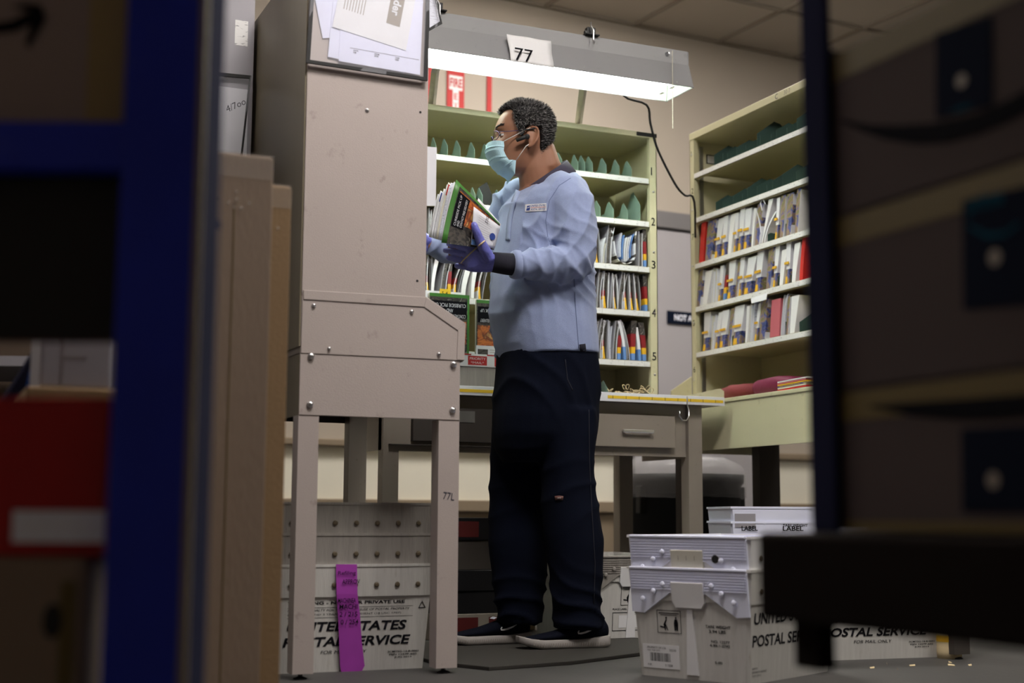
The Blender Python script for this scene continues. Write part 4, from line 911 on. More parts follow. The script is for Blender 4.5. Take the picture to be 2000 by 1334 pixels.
MB().box(xl_, xr_+.01, yb-.01, yb+.125, 0, .01).build('post_foot', navysteel, rack)
MB().box(xl_+.03-1.1, xl_+.11-1.1, yb, yb+.12, 0, 1.6).build('post', blue, rack)
zt, zb2 = rk(0, 217, D0).z, rk(0, 318, D0).z
MB().box(xl_-1.02, xl_+.004, yb+.004, yb+.035, zb2, zt).build('beam', blue, rack, bevel=.003)
MB().box(xl_-1.02, xl_, yb+.036, yb+.5, zt-.012, zt-.002).build('shelf_deck', navysteel, rack)
z3 = rk(0, 662, 1.45).z
MB().box(xl_-.9, xl_-.005, yb+.04, yb+.06, z3, zb2+.02).build('hanging_panel', black, rack)
zr1, zr0 = rk(100, 772, 1.45).z, rk(100, 1076, 1.45).z
xr2 = rk(212, 900, 1.45).x; yr = rk(100, 900, 1.45).y
xb = rk(186, 1200, 1.45).x
ct = thing('carton', 'worn brown carton on the floor under the red tote, bottom left', 'carton', (0, 0, 0), -YAW)
MB().box(xb-.45, xb, yr-.01, yr+.26, 0, zr0-.006).build('carton_body', card, ct, bevel=.01)
MB().box(rk(135, 1200, 1.45).x, xb-.012, yr-.0115, yr-.01, .02, zr0-.03).build('tape_strip', tape, ct); 
p_ = rk(116, 1210, 1.44); MB().ball((p_.x, yr-.0105, p_.z), (.011, .003, .018), 12, 6).build('hand_hole', black, ct)
rt_ = thing('red_tote', 'red plastic tote with white label strip at bottom left', 'tote', (0, 0, zr0-.0055), -YAW)
hh = zr1-zr0+.004
MB().loft([[V(q) for q in ((xr2-.40+i, yr+i, z), (xr2-i, yr+i, z), (xr2-i, yr+.25-i, z), (xr2-.40+i, yr+.25-i, z))] for i, z in ((.006, 0), (0, hh), (.005, hh), (.011, .006))]).build('tote_body', red, rt_, bevel=.003)
la, lb_ = rk(24, 997, 1.44), rk(209, 1060, 1.44)
MB().box(la.x, lb_.x-.003, yr-.002, yr+.001, lb_.z-zr0+.0055, la.z-zr0+.0055).build('white_label', whitelabel, rt_)
ab = thing('parcel', 'brown parcel with black swoosh on the blue rack shelf, top left', 'parcel', (0, 0, zt-.0015), -YAW)
yx = yb+.045
xa = rk(232, 100, 1.46).x
MB().box(xa-.45, xa, yx, yx+.3, 0, .28).build('parcel_body', mat('brightened carton', (.34, .27, .25), .85), ab, bevel=.004)  # cardboard colour lightened because this face gets no lamp light
t0, t1 = rk(150, 100, 1.465).x, xa-.004
MB().box(t0, t1, yx-.001, yx, .0, .28).build('tape_strip', mat('brightened tape', (.36, .27, .12), .6), ab)  # tape colour lightened likewise for the unlit face
def onp(px, py):   # point on the parcel's face, parcel coordinates
    d = ray(px, py); n_ = d.dot(RF); p = CP+d*((yx-.0015-CP.dot(RF))/n_); return V((p.dot(RRt), yx-.0015, p.z-(zt-.0015)))
arc = [(-160, 40), (-90, 68), (-30, 74), (20, 66), (62, 38), (50, 28), (30, 18), (60, 12), (92, 20), (90, 52), (64, 92), (56, 88), (66, 60), (30, 84), (-30, 95), (-100, 88), (-160, 60)]
arc = [(-160, 30), (-90, 44), (-30, 48), (22, 40), (60, 22), (20, 14), (50, 6), (80, 10), (90, 36), (56, 96), (50, 84), (62, 46), (30, 62), (-30, 68), (-100, 64), (-160, 52)]
MB().prism([onp(*p) for p in arc], (0, -.0006, 0)).build('swoosh_print', ink, ab)

# background things seen through the rack gap
g1 = thing('carton', 'brown carton carrying the grey bin, seen through the rack gap', 'carton', (.10, 2.40, 0)); MB().box(.085, .235, 0, .3, 0, .628).build('carton_body', card2, g1, bevel=.003)
g2 = thing('grey_bin', 'light grey plastic bin seen through the gap in the blue rack', 'bin', (.205, 2.41, .629)); MB().box(0, .115, 0, .2, 0, .20).build('bin_body', lilac, g2, bevel=.004)
MB().box(.035, .036, -.0008, 0, .0, .11).box(.035, .075, -.0008, 0, .052, .053).build('moulded_line', desk, g2)
st_ = [atd(85, 670, 2.5), atd(72, 690, 2.5), atd(64, 720, 2.5), atd(58, 745, 2.5), atd(52, 775, 2.5)]
nbk = thing('cloth_bag', 'navy cloth bag with bright blue strap seen through the rack gap', 'bag', (0, 0, 0))
bp = [(-60, 860), (10, 760), (30, 730), (70, 665), (95, 600), (100, 860)]
MB().prism([atd(a, b2, 2.62) for a, b2 in bp], RF*.12).build('bag_body', navybag, nbk, bevel=.01)
zmin = 0
MB().tube([atd(88, 655, 2.58)]+[p for p in st_], [.006]*6, 8, flat=.5).build('strap', bluestrap, nbk, smooth=True)
bx = thing('carton', 'dark brown carton supporting the navy bag behind the red tote', 'carton', (0, 0, 0), -YAW)
q = rk(0, 860, 2.62); MB().box(q.x-.15, q.x+.14, q.y-.0, q.y+.16, 0, q.z+.002).build('carton_body', card, bx)
sr = thing('wall_shelf_rack', 'pale shelf edge far left on dark rack added to hide the lit wall', 'rack', (0, 0, 0), -YAW)
q0, q1 = rk(0, 695, 3.3), rk(45, 715, 3.3)
MB().box(q0.x-.5, q0.x+.20, q0.y, q0.y+.4, q1.z, q0.z).build('shelf_edge', lilac, sr)
MB().box(q0.x-.5, q0.x+.2, q0.y+.42, q0.y+.45, 0, 1.9).build('dark_backing', card, sr); MB().box(q0.x-.55, q0.x-.5, q0.y, q0.y+.45, 0, 1.9).box(q0.x+.2, q0.x+.25, q0.y, q0.y+.45, 0, 1.9).build('rack_post', deskdark, sr)  # brown back sheet added so the gap stays dark before the lit wall

# ================================================================ DARK CART, RIGHT FOREGROUND
XC = .985
cart = thing('parcel_cart', 'dark steel parcel cart out of focus filling the right foreground', 'cart', (0, 0, 0))
MB().box(.945, 1.62, .25, 1.412, .300, .402).build('deck_bumper', darkiron, cart, bevel=.006)
MB().box(XC, XC+.010, 1.31, 1.360, .402, 1.7).build('corner_post', navysteel, cart, bevel=.004)
MB().box(1.56, 1.60, 1.305, 1.35, .402, 1.7).build('corner_post', navysteel, cart)
MB().box(XC+.01, 1.56, 1.345, 1.358, .95, .99).build('end_rail', navysteel, cart)
sb = MB().box(.975, 1.0, 1.335, 1.385, .245, .300).build('post_socket', darkiron, cart, bevel=.004)
for x, y in ((1.3, 1.16), (1.3, .45)):
    c = MB().box(x-.04, x+.04, y-.05, y+.05, .29, .2995).box(x-.04, x-.034, y-.03, y+.03, .1, .299).box(x+.034, x+.04, y-.03, y+.03, .1, .300).build('caster_fork', darkiron, cart)
    MB().lathe([(.03, -.022), (.1, -.022), (.108, -.014), (.108, .014), (.1, .022), (.03, .022)], (x, y, .108), 24, axis='x').build('wheel', black, c)
def fx(px, py, o=0): return onx(px, py, XC+.012-o)
BX = XC+.013
zs = [.4035, .566, .772, .972]
labs = ['bottom parcel on the dark cart, navy label with white dot', 'middle parcel on the dark cart, navy label with teal logo', 'top parcel on the dark cart with wide black smile print']
for k in range(3):
    t = thing('parcel', labs[k], 'parcel', (0, 0, 0)); t['group'] = 'parcels stacked on the dark cart'
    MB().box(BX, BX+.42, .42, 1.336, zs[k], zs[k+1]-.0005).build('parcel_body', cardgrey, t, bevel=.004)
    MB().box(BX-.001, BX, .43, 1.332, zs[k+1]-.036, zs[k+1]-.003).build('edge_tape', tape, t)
    if k == 0: MB().box(BX-.001, BX, .43, 1.332, zs[k]+.002, zs[k]+.012).build('edge_tape', tape, t)
    if k == 2:
        up = [(1640, 233), (1700, 244), (1760, 245), (1830, 240), (1900, 225), (1950, 205), (2000, 178), (2080, 120)]; dn = [(1640, 236), (1680, 255), (1730, 272), (1790, 281), (1850, 278), (1910, 262), (1960, 242), (2000, 222), (2080, 178)]
        MB().prism([fx(*p) for p in up]+[fx(*p) for p in reversed(dn)], (-.0008, 0, 0)).build('smile_print', ink, t)
        MB().prism([fx(*p, .0003) for p in ((1828, 66), (1938, 30), (1938, 205), (1828, 232))], (-.0005, 0, 0)).build('navy_label', navylabel, t)
        c = fx(1878, 158, .001); MB().lathe([(.0075, 0), (.0075, -.0005)], c, 16, axis='x').build('label_mark', desk, t)
        MB().prism([fx(*p, .0008) for p in ((1850, 222), (1880, 206), (1905, 203), (1880, 216))], (-.0004, 0, 0)).build('teal_smile', tealink, t)
    if k == 1:
        MB().prism([fx(*p, .0003) for p in ((1880, 392), (2060, 350), (2060, 590), (1882, 605))], (-.0005, 0, 0)).build('navy_label', navylabel, t)
        text('prime', fx(1892, 428, .001), (0, -1, 0), (0, 0, 1), .024, tealink, t, width=.05, bold=.03)
        MB().prism([fx(*p, .0009) for p in ((1893, 438), (1930, 455), (1965, 452), (1990, 432), (1990, 440), (1962, 462), (1928, 466), (1893, 446))], (-.0004, 0, 0)).build('teal_smile', tealink, t)
        c = fx(1943, 503, .001); MB().lathe([(.0085, 0), (.0085, -.0005)], c, 16, axis='x').build('label_mark', desk, t)
    if k == 0:
        up = [(1700, 792), (1780, 786), (1900, 778), (2060, 765)]; dn = [(1700, 795), (1780, 812), (1880, 820), (1960, 818), (2060, 808)]
        MB().prism([fx(*p) for p in up]+[fx(*p) for p in reversed(dn)], (-.0008, 0, 0)).build('smile_print', ink, t)
        MB().prism([fx(*p, .0003) for p in ((1878, 838), (2060, 828), (2060, 1000), (1880, 1000))], (-.0005, 0, 0)).build('navy_label', navylabel, t)
        c = fx(1940, 938, .001); MB().lathe([(.0085, 0), (.0085, -.0005)], c, 16, axis='x').build('label_mark', desk, t)

# ================================================================ THE MAN
man = bpy.data.objects.new('person', None)
def remesh(b, voxel, smooth=6, name='x'):
    me = b.mesh(name, skin); o = bpy.data.objects.new(name, me)
    m = o.modifiers.new('r', 'REMESH'); m.mode = 'VOXEL'; m.voxel_size = voxel; m.use_smooth_shade = True
    if smooth: sm_ = o.modifiers.new('s', 'SMOOTH'); sm_.iterations = smooth; sm_.factor = .5
    out = evalmesh(o); out.name = name
    out.polygons.foreach_set('use_smooth', [True]*len(out.polygons)); return out
def meshobj(me, name, m, parent): 
    me.materials.clear(); me.materials.append(m); o = bpy.data.objects.new(name, me); COL.objects.link(o)
    if parent: o.parent = parent
    return o
def Pt(px, py, y): return ony(px, py, y)
CR = V((math.cos(YAW), -math.sin(YAW), 0))
def ering(c, a, w, n=28, e=2.4, tilt=0):
    r = []
    for k in range(n):
        t = 2*PI*k/n; cc, ss = math.cos(t), math.sin(t)
        r.append(V(c)+V((a*abs(cc)**(2/e)*math.copysign(1, cc), w*abs(ss)**(2/e)*math.copysign(1, ss), tilt*cc*a)))
    return r
def sil(xl, xr, py, y, w, n=28, e=2.4, tilt=0):
    l, r = ony(xl, py, y), ony(xr, py, y); D = (l-CP).dot(_f); hw = (xr-xl)/2*D/FPX
    a = math.sqrt(max(.0004, hw*hw-(.404*w)**2))/.915
    # centre by the mid pixel
    c = ony((xl+xr)/2, py, y); return ering(c, a, w, n, e, tilt)
YM = 4.05
def disp(me, fn):
    n = len(me.vertices); co = [v.co.copy() for v in me.vertices]; no = [v.normal.copy() for v in me.vertices]; out = []
    for p, m_ in zip(co, no): out += list(p+m_*fn(p))
    me.vertices.foreach_set('co', out); me.update()
# --- head and body (one continuous surface)
fd = V((-.972, .235, 0)).normalized(); sd = V((0, 0, 1)).cross(fd); up = V((0, 0, 1))   # forward, his left (towards camera), up
hc = ony(1022, 340, YM)
HC = V((hc.x, hc.y, hc.z))
def hp(f, s_, z): return HC+fd*f+sd*s_+up*z
prof = [(-.004, .055, -.02, .022), (.0, .074, .0, .034), (.012, .088, .03, .045), (.03, .094, .045, .054), (.05, .093, .055, .060), (.07, .093, .066, .065), (.09, .091, .076, .068), (.11, .088, .084, .071), (.125, .089, .088, .073), (.142, .095, .091, .0745), (.155, .094, .093, .0755), (.17, .089, .094, .077), (.185, .082, .092, .077), (.20, .072, .086, .073), (.213, .058, .075, .064), (.225, .038, .055, .048), (.232, .016, .03, .025), (.234, .004, .008, .008)]
NT = 56
def g_(x, s_): return math.exp(-(x/s_)**2)
def hprof(z):
    for i in range(len(prof)-1):
        if prof[i][0] <= z <= prof[i+1][0]:
            u = (z-prof[i][0])/(prof[i+1][0]-prof[i][0]); return [prof[i][j]+(prof[i+1][j]-prof[i][j])*u for j in (1, 2, 3)]
    return prof[-1][1:]
def headpt(th, z, off=0):
    f, bk, w_ = hprof(z); ct, st = math.cos(th), math.sin(th)
    e = 2/2.25; rf = (f if ct > 0 else bk); x = rf*abs(ct)**e*math.copysign(1, ct); y = w_*abs(st)**e*math.copysign(1, st)
    a = abs(th) if th <= PI else 2*PI-th
    # nose, brow, sockets, cheekbones, lips
    nz = 0
    if .062 < z < .135: nz = .030*max(0, min(1, (.132-z)/.05))*min(1, (z-.062)/.012)
    x += nz*g_(a, .17)+.004*g_(z-.142, .008)*g_(a-.3, .32)-.007*g_(z-.121, .011)*g_(a-.42, .17)+.004*g_(z-.095, .014)*g_(a-.62, .25)+.006*g_(z-.045, .008)*g_(a, .28)-.004*g_(z-.055, .004)*g_(a, .3)
    y += (.003*g_(z-.1, .02)*g_(a-.8, .3)-.004*g_(z-.165, .02)*g_(a-1.1, .3))*math.copysign(1, st)
    r = math.hypot(x, y); k = (r+off)/max(r, 1e-4)
    return hp(x*k, y*k, z+off*max(0, (z-.19)/.045))
zz_ = [-.004+.238*i/46 for i in range(47)]
B = MB(); B.loft([[headpt(2*PI*k/NT, z) for k in range(NT)] for z in zz_])
# neck
B.limb([hp(-.035, 0, .07), hp(-.04, 0, .02), Pt(1050, 362, YM), Pt(1065, 400, YM)], [.056, .056, .062, .075], 20)
B.limb([hp(-.06, .0, .09), hp(-.075, 0, .03), Pt(1080, 352, YM)], [.045, .05, .05], 16)
# ear, his left (and right)
for s_ in (1, -1):
    e0 = [(-.010, .112), (-.006, .128), (-.010, .145), (-.022, .154), (-.034, .151), (-.041, .138), (-.040, .120), (-.032, .104), (-.022, .092), (-.012, .087), (-.008, .094)]
    B.tube([hp(f+.008, s_*(.077+.014*min(1, max(0, -(f+.012)/.02))), z-.017) for f, z in e0], [.004, .0042, .0046, .005, .005, .005, .0048, .005, .0058, .0058, .005], 8)
    B.ball(hp(-.014, s_*.0775, .103), (.02, .0055, .03), 12, 8)
    B.tube([hp(-.022, s_*.084, .121), hp(-.024, s_*.084, .103), hp(-.016, s_*.083, .087)], .0035, 6)
    B.ball(hp(.002, s_*.077, .095), (.006, .005, .008), 8, 6)
# torso, arms, legs under the clothes
B.loft([sil(1012, 1110, 372, YM, .10), sil(1000, 1130, 392, YM, .15), sil(996, 1128, 450, YM, .15), sil(990, 1130, 560, YM, .14), sil(990, 1138, 690, YM, .14), sil(1000, 1135, 790, YM, .11)])
SH, EL, WR_ = Pt(1108, 398, 3.885), Pt(1124, 514, 3.85), Pt(975, 514, 3.885)
SH2, EL2, WR2 = Pt(1010, 400, 4.22), Pt(958, 506, 4.25), Pt(842, 478, 4.20)
B.limb([SH, EL], [.045, .035]); B.limb([EL, Pt(1050, 515, 3.862), Pt(1006, 516, 3.878), WR_], [.035, .03, .024, .024]); B.limb([SH2, EL2], [.05, .042]); B.limb([EL2, WR2], [.042, .027])
NL = [(1090, 800, 3.98), (1110, 900, 3.955), (1112, 1010, 3.95), (1128, 1120, 3.955), (1135, 1215, 3.965)]
FL = [(1040, 790, 4.13), (1018, 900, 4.15), (1008, 1010, 4.16), (1008, 1120, 4.17), (1010, 1200, 4.17)]
for L_ in (NL, FL): B.limb([Pt(*q) for q in L_], [.06, .052, .05, .042, .038])
# hands: palm plus five fingers
def hand(b, W, K, wd, nn, curl, thumb, r=1.0, lens_=(.068, .076, .071, .056)):
    """W wrist, K middle knuckle, wd unit vector across the palm towards the index side, nn palm normal (closing side)"""
    wd, nn = V(wd).normalized(), V(nn).normalized(); ax = (K-W).normalized(); L_ = (K-W).length
    b.loft([[W+ax*L_*t+wd*hw*math.cos(2*PI*k/16)*1.0+nn*th*math.sin(2*PI*k/16) for k in range(16)] for t, hw, th in ((-.1, .024, .018), (.15, .03, .018), (.5, .038, .016), (.85, .041, .014), (1.0, .039, .011))])
    for j in range(4):
        q = (1.5-j)*.0195; base = K-ax*.012+wd*q-ax*(.006*(j == 0)+.009*(j == 3)); pts = [base]; d = (ax+wd*(1.5-j)*.05).normalized(); a = 0; p = base
        for sg, (fr, cu) in enumerate(((.48, curl[0]), (.30, curl[1]), (.22, curl[2]))):
            a += cu+.04*j; dd = d*math.cos(a)+nn*math.sin(a); p = p+dd*lens_[j]*fr*1.15; pts.append(p)
        rr = [.0098*r, .0092*r, .0082*r, .0072*r]
        if j == 3: rr = [x*.88 for x in rr]
        b.limb(pts, rr, 10)
    b.limb([V(p) for p in thumb], [.019, .0155, .0115, .0095], 12)
HB = MB()
KN = Pt(910, 503, 3.905)
hand(HB, WR_+V((-.02, 0, 0)), KN, (-.12, -.25, .95), (-.25, .93, .25), (.55, .65, .5), [Pt(955, 505, 3.878), Pt(944, 484, 3.858), Pt(933, 458, 3.845), Pt(926, 440, 3.842)])
for v_, f_ in ((HB.v, HB.f),): B.add([p.copy() for p in v_], list(f_))
HB2 = MB(); hand(HB2, WR2+V((-.01, 0, 0)), WR2+(WR2-EL2).normalized()*.095, (0, -.3, .95), (0, .9, .2), (.3, .3, .3), [WR2+V((-.02, -.01, .01)), WR2+V((-.05, -.02, .03)), WR2+V((-.075, -.02, .04)), WR2+V((-.095, -.015, .045))])
B.add([p.copy() for p in HB2.v], list(HB2.f))
body = meshobj(remesh(B, .0042, 3, 'body'), 'body', skin, None)
org = V((1.95, 4.05, 0.011))
man.location = org; bpy.data.objects.remove(man)
body.name = 'person'; body.data.name = 'person'
for v in body.data.vertices: v.co -= org
body.location = org
tag(body, 'man in light blue postal pullover and face mask holding mail at the case', 'person')
man = body
class Sub:   # children are built in world coordinates, then moved into the man's frame
    pass
def kid(o, label=None, parent=None):
    if isinstance(o, bpy.types.Object):
        if (parent or man) is man:
            for v in o.data.vertices: v.co -= org
        else:
            for v in o.data.vertices: v.co -= org
        o.parent = parent or man
        if label: o['label'] = label
    return o
# --- eyes, brows
for s_ in (1, -1):
    e = MB().ball(hp(.0715, s_*.031, .1195), .0118, 14, 10).build('eye', white, None, smooth=True); kid(e)
    kid(MB().ball(hp(.0818, s_*.0315, .1185), .0045, 12, 8).build('iris', irisd, None, smooth=True))
    g = MB(); 
    for (z0_, z1_) in ((.1215, .133), (.106, .1145)):
        rows = []
        for i in range(7):
            z = z0_+(z1_-z0_)*i/6; row = []
            for k in range(9):
                a = -1.75+3.5*k/8; dz = z-.1195; rr = math.sqrt(max(0, .0136**2-dz**2)); row.append(hp(.0715+rr*math.cos(a), s_*.031+rr*math.sin(a), z))
            rows.append(row)
        g.loft(rows, False, closed=False)
    o = g.build('eyelid', skin, None, smooth=True); kid(o)
    g = MB()
    for k in range(150):
        t_ = rnd.random(); th = s_*(.17+.55*t_); z = .142+.007*math.sin(t_*2.2)+rnd.uniform(-.003, .003); p = headpt(th % (2*PI), z, .0003); q = p+(sd*s_*.8+up*.5-fd*.3).normalized()*.007+fd*.0015
        u_ = up*.0016; g.add([p-u_, p+u_, q], [(0, 1, 2)])
    kid(g.build('eyebrow', hair_d, None))
# --- hair: scalp cap plus many short tufts
def hairline(a):   # a = angle from the face, degrees
    pts = [(0, .203), (38, .204), (56, .200), (66, .168), (72, .130), (80, .106), (86, .142), (96, .150), (112, .146), (122, .100), (132, .062), (150, .034), (180, .036)]
    for i in range(len(pts)-1):
        if pts[i][0] <= a <= pts[i+1][0]:
            u = (a-pts[i][0])/(pts[i+1][0]-pts[i][0]); return pts[i][1]+(pts[i+1][1]-pts[i][1])*u
    return .2
def nrm_at(th, z): return (headpt(th, z, .01)-headpt(th, z, 0)).normalized()
g = MB(); NA, NZ = 72, 26; rows = []
for j in range(NZ+1):
    row = []
    for k in range(NA):
        th = 2*PI*k/NA; a = math.degrees(th if th <= PI else 2*PI-th); z0_ = hairline(a); z = z0_+(.2338-z0_)*j/NZ
        row.append(headpt(th, z, .002+.0065*min(1, j/3)+.0015*noise.noise(V((k*.6, j*.8, 1)))))
    rows.append(row)
g.loft(rows, True)
hairo = g.build('hair', hair_d, None, smooth=True)
g = MB()
for i in range(17000):
    th = rnd.uniform(0, 2*PI); a = math.degrees(th if th <= PI else 2*PI-th); z0_ = hairline(a)
    z = z0_+(.2338-z0_)*(1-(1-rnd.random())**1.6) if rnd.random() < .3 else rnd.uniform(z0_, .2335)
    if a > 60 and rnd.random() < .02: z = z0_-.003
    base = headpt(th, z, .004); n_ = (nrm_at(th, z)*.8+up*max(0, (z-.2)/.034)).normalized(); 
    tdir = (n_*rnd.uniform(.35, 1.0)+V((rnd.uniform(-1, 1), rnd.uniform(-1, 1), rnd.uniform(-1, 1)))*.55-up*.35*(z < .2)-fd*.25).normalized()
    L_ = rnd.uniform(.009, .016)*(1.15 if a < 70 and z > .2 else 1)*(.62 if z < .09 else 1); side = tdir.cross(n_).normalized()*rnd.uniform(.0007, .0012)
    mid = base+n_*L_*.45+tdir*L_*.2; tip = base+n_*L_*.55+tdir*L_*.62
    grey = rnd.random() < (.50 if 62 < a < 125 and z > .12 else .36)*(1 if z > .09 else .35)
    g.add([base-side, base+side, mid+side*.8, mid-side*.8, tip], [(0, 1, 2, 3), (3, 2, 4)], 1 if grey else 0)
to = g.build('hair_tufts', [hair_d, hair_g], None); to['kind'] = 'stuff'; kid(hairo); kid(to, None, hairo)
# --- mask
def hs(px, py, s_):   # (forward, up) head coordinates of a pixel on the head's plane at side offset s_
    d = ray(px, py); q = HC+sd*s_; k = (q-CP).dot(sd)/d.dot(sd) if abs(d.dot(sd)) > 1e-4 else 4.4; p = CP+d*k
    return (p-HC).dot(fd), p.z-HC.z
Cc = [(950, 282), (949, 291), (950, 300), (955, 312), (962, 323), (971, 334), (982, 342), (1000, 347)]
Ee = [(984, 276), (985, 284), (984, 294), (988, 303), (994, 312), (1001, 312), (1008, 313), (1005, 340)]
rows = []
for j in range(8):
    cf, cz = hs(*Cc[j], 0); ef, ez = hs(*Ee[j], .0705); pl = (.0022 if j in (2, 4) else (-.001 if j in (3, 5) else 0))
    row = []
    for k in range(25):
        ph = -PI/2+PI*k/24; cth = math.cos(ph)**.75 if math.cos(ph) > 0 else 0; s_ = .0705*math.sin(ph)
        f = ef+(cf-ef)*cth+pl*cth; z = ez+(cz-ez)*cth; row.append(hp(f, s_, z))
    rows.append(row)
g = MB(); g.loft(rows, False, closed=False); mo_ = g.build('face_mask', maskm, None, smooth=False); kid(mo_); mo_.modifiers.new('t', 'SOLIDIFY').thickness = .0012
g = MB()
for j in (1, 3, 5):   # pleat folds
    r0, r1 = rows[j], rows[j+1]; g.loft([[p+ (p-hp(0, 0, .06)).normalized()*.0012 for p in r0], [p.lerp(q, .35)+(p-hp(0, 0, .06)).normalized()*.0026 for p, q in zip(r0, r1)], [p.lerp(q, .38)+(p-hp(0, 0, .06)).normalized()*.0002 for p, q in zip(r0, r1)]], False, closed=False)
kid(g.build('pleats', maskm, None), None, mo_)
for s_ in (1, -1):
    g = MB(); t0 = hs(984, 279, 0); t1 = hs(1008, 313, 0); et = hs(1036, 248, .08); eb = hs(1030, 284, .08)
    if s_ > 0: g.tube([rows[0][-1] if s_ > 0 else rows[0][0], hp(et[0]+.022, .079, et[1]-.014), hp(et[0], .082, et[1]-.002), hp(et[0]-.014, .08, et[1]-.012)], .0013, 6); g.tube([rows[6][-1], hp(eb[0]+.004, .079, eb[1]-.002), hp(eb[0]-.006, .08, eb[1]+.004)], .0013, 6)
    else: g.tube([rows[0][0], hp(et[0]+.022, -.079, et[1]-.014), hp(et[0], -.082, et[1])], .0013, 6); g.tube([rows[6][0], hp(eb[0], -.079, eb[1])], .0013, 6)
    kid(g.build('ear_loop', loopm, None, smooth=True), None, mo_)
# --- glasses
gl = None
g = MB()
for s_ in (1, -1):
    pts = []
    for k in range(25):
        t_ = 2*PI*k/24; pts.append(hp(.103-.012*abs(math.cos(t_))*(1 if math.cos(t_) > 0 else .2), s_*(.034+.025*math.cos(t_)), .1135+.0155*math.sin(t_)))
    g.tube(pts, .0011, 6, cap=False)
g.tube([hp(.104, .010, .117), hp(.108, 0, .119), hp(.104, -.010, .117)], .0013, 6)
gl = g.build('glasses', mat('frame metal', (.12, .09, .2), .3, .8), None, smooth=True); kid(gl)
for s_ in (1, -1):
    g = MB(); g.tube([hp(.091, s_*.058, .122), hp(.06, s_*.074, .121), hp(.03, s_*.079, .124)], .0012, 6); kid(g.build('temple_wire', MATS['frame metal'], None), None, gl)
    g = MB(); g.tube([hp(.03, s_*.079, .124), hp(.0, s_*.084, .127), hp(-.022, s_*.088, .131)], .0024, 8); kid(g.build('temple_tip', black, None), None, gl)
    g = MB(); r_ = [hp(.102-.012*max(0, math.cos(2*PI*k/24)), s_*(.034+.0245*math.cos(2*PI*k/24)), .1135+.015*math.sin(2*PI*k/24)) for k in range(24)]
    g.prism(r_, fd*.0012); kid(g.build('lens', lens, None), None, gl)
# --- headset
h0, h1 = hs(1009, 274, .086), hs(1030, 266, .09)
g = MB(); a_, b_ = hp(h0[0], .084, h0[1]), hp(h1[0], .090, h1[1]); d_ = (b_-a_).normalized(); u2 = up-d_*up.dot(d_); u2.normalize(); n2 = d_.cross(u2)
g.loft([[c+u2*h*math.cos(2*PI*k/12)*1.0+n2*w_*math.sin(2*PI*k/12) for k in range(12)] for c, h, w_ in ((a_-d_*.001, .003, .002), (a_, .0058, .004), (a_.lerp(b_, .5), .0065, .005), (b_, .0075, .006), (b_+d_*.003, .004, .003))]); g.ball(b_-V((0, 0, .001))-n2*0, (.009, .006, .009), 12, 8)
kid(g.build('earpiece', black, None, smooth=True))
# --- pullover: torso and both sleeves, one remeshed shell with folds
T = MB()
T.loft([sil(1024, 1104, 352, YM, .072, tilt=.50), sil(1010, 1122, 358, YM, .115, tilt=.42), sil(998, 1138, 370, YM, .165, tilt=.2), sil(986, 1149, 388, YM, .195, tilt=.05), sil(978, 1153, 410, YM, .20), sil(973, 1156, 450, YM, .195), sil(967, 1156, 500, YM, .19), sil(961, 1158, 550, YM, .188), sil(957, 1160, 590, YM, .188), sil(958, 1162, 625, YM, .188), sil(963, 1165, 660, YM, .187), sil(972, 1167, 697, YM, .184, tilt=.05)])
T.limb([Pt(1098, 376, 3.92), Pt(1117, 402, 3.88), Pt(1122, 455, 3.86), Pt(1124, 508, 3.855)], [.072, .076, .073, .064], 20)
T.limb([Pt(1124, 508, 3.855), Pt(1092, 517, 3.85), Pt(1050, 516, 3.86), Pt(1012, 517, 3.875)], [.064, .06, .052, .0415], 20)
T.limb([Pt(1020, 385, 4.16), Pt(1000, 405, 4.21), Pt(975, 455, 4.24), Pt(960, 495, 4.25)], [.072, .076, .07, .06], 18)
T.limb([Pt(960, 495, 4.25), Pt(915, 496, 4.235), Pt(868, 484, 4.21), Pt(848, 479, 4.205)], [.06, .054, .046, .042], 18)
sm2 = remesh(T, .0055, 6, 'pullover')
EA, EB = Pt(1085, 545, 3.86), Pt(1135, 470, 3.8)
def ridge(x): return (1-abs(math.sin(x)))**1.5*2-.75      # sharp crests, broad valleys
def shirtfold(p):
    d = .0022*noise.noise(V((p.x*9, p.y*9, p.z*7)))
    if p.y < 3.945:
        w_ = g_((p-EL).length, .16); q = (p.x*.55+p.z*.83)*62+3.2*noise.noise(p*7)
        d += .0068*w_*ridge(q)*(.6+.6*noise.noise(V((p.x*9, p.y*9, p.z*9+5))))
        w2 = g_((p-WR_-V((.13, 0, 0))).length, .12); d += .0045*w2*ridge((p.x*.95+p.z*.3)*80+2*noise.noise(p*9))
        w3 = g_((p-SH-V((-.03, 0, -.07))).length, .15); d += .0065*w3*ridge((p.x*.85-p.z*.45)*55+2.5*noise.noise(p*5))
    elif p.y > 4.16 and p.x < 1.85: d += .005*ridge(p.x*60+3*noise.noise(p*8))
    else:
        w_ = g_(p.z-1.19, .10)*max(0, (p.x-1.75)/.3); d += .006*w_*ridge((p.z*.85-p.x*.5)*50+2*noise.noise(p*6))
        w5 = g_(p.z-1.05, .10)*g_(p.x-1.9, .2); d += .005*w5*ridge((p.z*.9-p.x*.42)*26+1.5*noise.noise(p*4))
        wb_ = g_(p.z-.95, .06); d += .0035*wb_*ridge(p.x*30+p.y*24+1.5*noise.noise(p*5))
        w4 = g_(p.z-1.43, .07)*g_(p.x-1.83, .12); d += .005*w4*ridge((p.x+p.z*.4)*60+1.5*noise.noise(p*6))
    return d
disp(sm2, shirtfold)
pull = kid(meshobj(sm2, 'pullover', shirt, None), 'light blue fleece pullover with navy collar')
